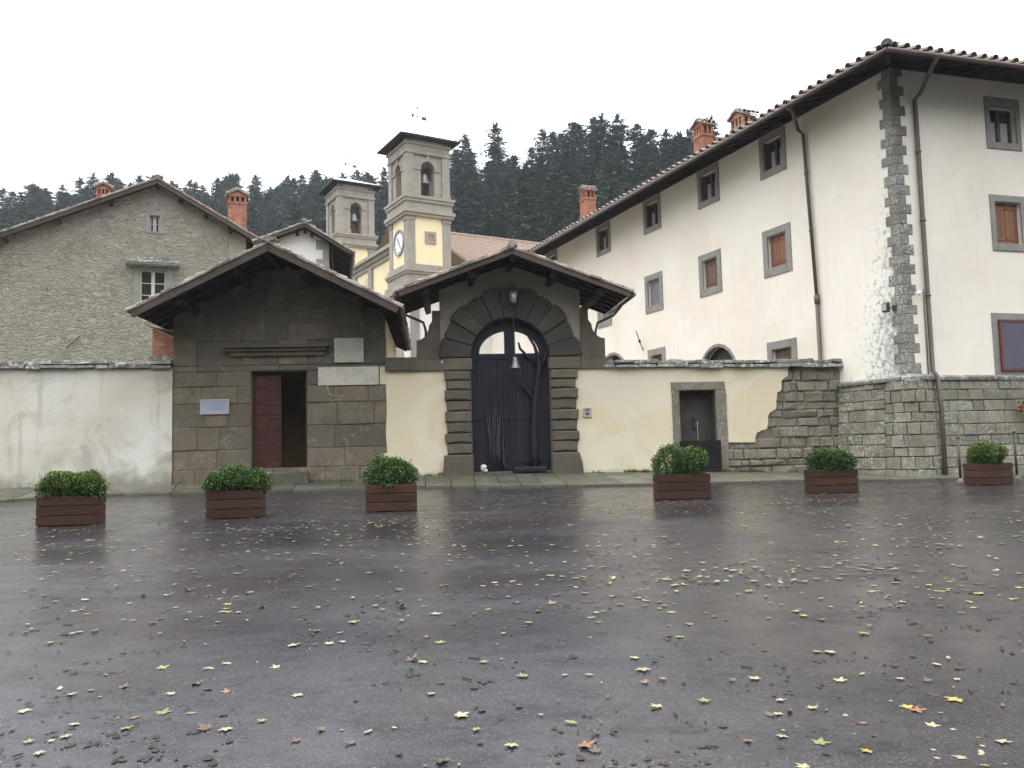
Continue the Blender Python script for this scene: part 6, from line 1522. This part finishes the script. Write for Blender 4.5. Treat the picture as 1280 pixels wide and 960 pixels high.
# ================================================================== HILL AND FOREST
SKY = [(-400, 280), (-100, 262), (0, 249), (35, 240), (75, 238), (130, 217), (170, 224), (240, 232), (300, 222), (345, 234), (365, 214), (400, 222), (440, 217), (480, 216), (560, 205), (600, 188), (625, 180), (660, 187), (690, 174), (720, 165), (745, 149), (785, 141), (820, 150), (860, 151), (900, 158), (940, 168), (1000, 180), (1300, 230), (1700, 290)]
def interp(T_, x):
    for (a, b), (c, d) in zip(T_, T_[1:]):
        if a <= x <= c: return b+(d-b)*(x-a)/(c-a)
    return T_[0][1] if x < T_[0][0] else T_[-1][1]
RID = [(-400, 250), (0, 235), (300, 225), (480, 205), (560, 165), (700, 145), (860, 140), (1300, 140), (1700, 160)]
def az2px(a): return 640+FOC*math.tan(a)
TH = 17.0
def hz(a, r):
    px = az2px(max(-.8, min(.8, a))); Rr = interp(RID, px); d = ray(px, interp(SKY, px)); e = d.z/math.hypot(d.x, d.y); zt_ = EYE+Rr*e-TH*.93
    r0 = 84.0
    if r < r0: return 1.2
    t_ = (r-r0)/(Rr-r0)
    if t_ <= 1: return 1.2+(zt_-1.2)*(t_*.85+.15*t_*t_)
    return zt_+(r-Rr)*.02
mb = MB(WORLD); na_, nr_ = 90, 34
rs = [70, 80]+[84+i*6 for i in range(28)]+[270, 320, 420, 700]
az = [-.95+1.9*i/na_ for i in range(na_+1)]
n0 = mb.add([(r*math.sin(a), r*math.cos(a), hz(a, r)+(1.0*math.sin(r*.21+a*31)*min(1, max(0, (r-90)/30)))) for r in rs for a in az])
for j in range(len(rs)-1):
    for i in range(na_): mb.face((n0+j*(na_+1)+i, n0+j*(na_+1)+i+1, n0+(j+1)*(na_+1)+i+1, n0+(j+1)*(na_+1)+i), 0, .5, True)
mb.build('hill', MT['floor'], kind='structure')

# unseen valley side, added behind the camera to cut low frontal sky light
mb = MB(WORLD); az2 = [R(95)+R(170)*i/60 for i in range(61)]; rs2 = [38, 44, 50, 58, 68, 80, 95, 115, 150]
def h2(a, r): return gz(r*math.sin(a), max(-20, r*math.cos(a)))+max(0, r-42)*.60+(2.2*math.sin(a*23+r*.13)+1.6*math.sin(a*51-r*.2))*min(1, max(0, (r-44)/10))
n0 = mb.add([(r*math.sin(a), r*math.cos(a), h2(a, r)) for r in rs2 for a in az2])
for j in range(len(rs2)-1):
    for i in range(60): mb.face((n0+j*61+i, n0+(j+1)*61+i, n0+(j+1)*61+i+1, n0+j*61+i+1), 0, .5, True)
mb.build('hill', MT['floor'], kind='structure')

def fir_mesh(seed, h, sparse=.1):
    r_ = random.Random(seed); mb = MB(WORLD); mt_ = MB(WORLD)
    lean = V3((r_.uniform(-.02, .02), r_.uniform(-.02, .02), 1))
    mt_.tube([lean*0 + V3((0, 0, -.8)), lean*(h*.3), lean*(h*.65), lean*(h*.95)], [.30, .22, .13, .03], 7)
    rmax = h*r_.uniform(.19, .26); z = h*r_.uniform(.12, .2); flat = r_.uniform(.36, .52); pw = r_.uniform(2.4, 4.4)
    while z < h*.955:
        t_ = z/h; prof = max(flat, 1-max(0, (t_-.3)/.7)**pw)*(.72+.28*min(1, t_*2.5))*r_.uniform(.85, 1.1); nb = r_.randint(5, 7); a0 = r_.uniform(0, 6.28)
        for b in range(nb):
            if r_.random() < sparse: continue
            a = a0+b*6.28/nb+r_.uniform(-.3, .3); L = rmax*prof*r_.uniform(.5, 1.12); el = -.18+.75*max(0, t_-.55)+r_.uniform(-.12, .12)
            d = V3((math.cos(a)*math.cos(el), math.sin(a)*math.cos(el), math.sin(el))); s_ = V3((-math.sin(a), math.cos(a), 0)); o = lean*z
            ns = max(3, int(L/.32))
            for k in range(ns):
                q = (k+.6)/ns; P = o+d*(L*q)+V3((0, 0, -.10*L*q*q)); wd = (.85-.5*q)*min(1.15, L*.5)+.16
                for sg in (-1, 1):
                    e = (s_*sg*r_.uniform(.7, 1.1)+d*r_.uniform(.35, .8)+V3((0, 0, r_.uniform(-.25, .22)))).normalized(); w_ = (d*.55+V3((r_.uniform(-.2, .2), r_.uniform(-.2, .2), r_.uniform(-.5, .5)))).normalized()*r_.uniform(.15, .27)
                    ln = wd*r_.uniform(.75, 1.25); mb.poly([P-w_*.4, P+e*ln*.55-w_, P+e*ln, P+e*ln*.55+w_], 0)
                    if r_.random() < .7: c2 = P+V3((0, 0, r_.uniform(-.12, .16))); w2 = V3((r_.uniform(-1, 1), r_.uniform(-1, 1), r_.uniform(.3, 1))).normalized()*.17; mb.poly([c2-w2, c2+e*ln*.5, c2+w2, c2-d*.2], 0)
        z += r_.uniform(.5, .85)*(1.15-.45*t_)
    for k in range(60):    # bushy top
        a = r_.uniform(0, 6.28); P = lean*(h*r_.uniform(.92, .985)); e = V3((math.cos(a), math.sin(a), r_.uniform(.1, 1.0))).normalized(); w_ = V3((-math.sin(a), math.cos(a), r_.uniform(-.3, .3)))*.17; L = r_.uniform(.4, 1.1); mb.poly([P, P+e*L*.5-w_, P+e*L, P+e*L*.5+w_], 0)
    c = mb.build('crown', MT['fir']); t2 = mt_.build('trunk', MT['trunk']); m1, m2 = c.data, t2.data; bpy.data.objects.remove(c); bpy.data.objects.remove(t2); return m1, m2
FIR = [fir_mesh(100+k, TH*hh, sp) for k, (hh, sp) in enumerate(((1.0, .12), (.93, .18), (1.06, .1), (.85, .15), (1.0, .26), (.9, .08), (1.1, .2)))]
OCC = [(-400, 330), (0, 289), (197, 221), (322, 297), (340, 293), (381, 277), (402, 288), (403, 300), (425, 300), (472, 300), (476, 305), (480, 290), (483, 250), (568, 250), (569, 293), (660, 303), (665, 312), (1110, 56), (1300, 40)]
r3 = random.Random(21); cand = []
sp = 5.0; r = 88.0
while r < 262:
    a = -.62; step = sp/r
    while a < .30:
        aa = a+r3.uniform(-.42, .42)*step; rr = r+r3.uniform(-.45, .45)*sp; px = az2px(aa); Rr = interp(RID, px)
        if rr < Rr+9:
            z = hz(aa, rr)+(1.0*math.sin(rr*.21+aa*31)*min(1, max(0, (rr-90)/30))); k = r3.randrange(7); s_ = r3.uniform(.82, 1.06)
            P = V3((rr*math.sin(aa), rr*math.cos(aa), z)); x, y = proj(P+V3((0, 0, TH*s_)))
            w_ = 3*FOC/rr
            if -40 < x < 1000 and y < max(interp(OCC, x-w_*.6), interp(OCC, x+w_*.6))-3: cand.append((rr, P, k, s_, x))
        a += step
    r += sp*.9
# sparse the hidden middle of the slope when there are too many
inner = [c for c in cand if c[0] < interp(RID, c[4])-22 and c[0] > 104]; r3.shuffle(inner)
while len(cand) > 298 and inner: cand.remove(inner.pop())
while len(cand) > 298: cand.pop(r3.randrange(len(cand)))
def firlabel(x):
    if x < 290: return 'dark fir on the misty hill behind the stone house'
    if x < 480: return 'dark fir on the hill behind the two bell towers'
    if x < 690: return 'dark fir on the wooded slope between clock tower and long wing'
    return 'tall dark fir on the hilltop above the roof of the long wing'
for (rr, P, k, s_, x) in cand:
    o = bpy.data.objects.new('fir_tree', None); COL.objects.link(o); o.location = P; o.rotation_euler = (0, 0, r3.uniform(0, 6.28)); o.scale = (s_*r3.uniform(.92, 1.15),)*2+(s_,)
    lab = firlabel(x); tag(o, lab, 'tree', lab.replace('dark fir', 'firs').replace('tall firs', 'firs'))
    for nm, me in (('crown', FIR[k][0]), ('trunk', FIR[k][1])):
        c = bpy.data.objects.new(nm, me); COL.objects.link(c); c.parent = o

# ================================================================== AIR, LIGHT, SKY
HAZE = .0003
if HAZE:
    hm = bpy.data.materials.new('haze_air'); hm.use_nodes = True; nt = hm.node_tree; nt.nodes.remove(nt.nodes['Principled BSDF'])
    pv = nt.nodes.new('ShaderNodeVolumePrincipled'); pv.inputs['Color'].default_value = (.93, .96, 1, 1); pv.inputs['Density'].default_value = HAZE; pv.inputs['Anisotropy'].default_value = .2
    nt.links.new(pv.outputs[0], nt.nodes['Material Output'].inputs['Volume'])
    mb = MB(WORLD); mb.box((-720, -320, -4), (720, 760, 110)); o = mb.build('haze', hm); tag(o, kind='stuff', label='thin grey air over the whole place', cat='haze')
w = bpy.data.worlds.new('World'); S.world = w; w.use_nodes = True; nt = w.node_tree; bg = nt.nodes['Background']
SUN_EL, SUN_AZ = R(76), R(235)
sky = nt.nodes.new('ShaderNodeTexSky'); sky.sky_type = 'NISHITA'; sky.sun_disc = False; sky.sun_elevation = SUN_EL; sky.sun_rotation = SUN_AZ; sky.air_density = 2; sky.dust_density = 6; sky.ozone_density = 1
mx = nt.nodes.new('ShaderNodeMix'); mx.data_type = 'RGBA'; mx.inputs[0].default_value = .88
hs = nt.nodes.new('ShaderNodeHueSaturation'); hs.inputs['Saturation'].default_value = .25; nt.links.new(sky.outputs[0], hs.inputs['Color'])
nt.links.new(hs.outputs[0], mx.inputs[6]); mx.inputs[7].default_value = (9.45, 9.85, 10.7, 1)
# overcast sky: three times brighter overhead than at the horizon
tc = nt.nodes.new('ShaderNodeTexCoord'); sx = nt.nodes.new('ShaderNodeSeparateXYZ'); nt.links.new(tc.outputs['Generated'], sx.inputs[0])
m1 = nt.nodes.new('ShaderNodeMath'); m1.operation = 'MULTIPLY_ADD'; m1.use_clamp = False; nt.links.new(sx.outputs['Z'], m1.inputs[0]); m1.inputs[1].default_value = 1.9; m1.inputs[2].default_value = .62
m2 = nt.nodes.new('ShaderNodeMath'); m2.operation = 'MAXIMUM'; nt.links.new(m1.outputs[0], m2.inputs[0]); m2.inputs[1].default_value = .55
vs_ = nt.nodes.new('ShaderNodeVectorMath'); vs_.operation = 'SCALE'; nt.links.new(mx.outputs[2], vs_.inputs[0]); nt.links.new(m2.outputs[0], vs_.inputs['Scale'])
nt.links.new(vs_.outputs[0], bg.inputs['Color']); bg.inputs['Strength'].default_value = .12
sl = bpy.data.lights.new('sun', 'SUN'); sl.energy = .6; sl.angle = R(25); sl.color = (1, .97, .92); so = bpy.data.objects.new('sun', sl); COL.objects.link(so)
sd = V3((math.sin(SUN_AZ)*math.cos(SUN_EL), math.cos(SUN_AZ)*math.cos(SUN_EL), math.sin(SUN_EL))); so.rotation_euler = sd.to_track_quat('Z', 'Y').to_euler(); so.location = (0, 0, 60)
S.view_settings.view_transform = 'Standard'; S.view_settings.look = 'None'; S.view_settings.exposure = .68; S.view_settings.gamma = 1; S.view_settings.use_curve_mapping = False
S.cycles.use_denoising = True; S.cycles.max_bounces = 6; S.cycles.diffuse_bounces = 3; S.cycles.glossy_bounces = 3; S.cycles.volume_bounces = 0
S.cycles.use_adaptive_sampling = True; S.cycles.adaptive_threshold = .02
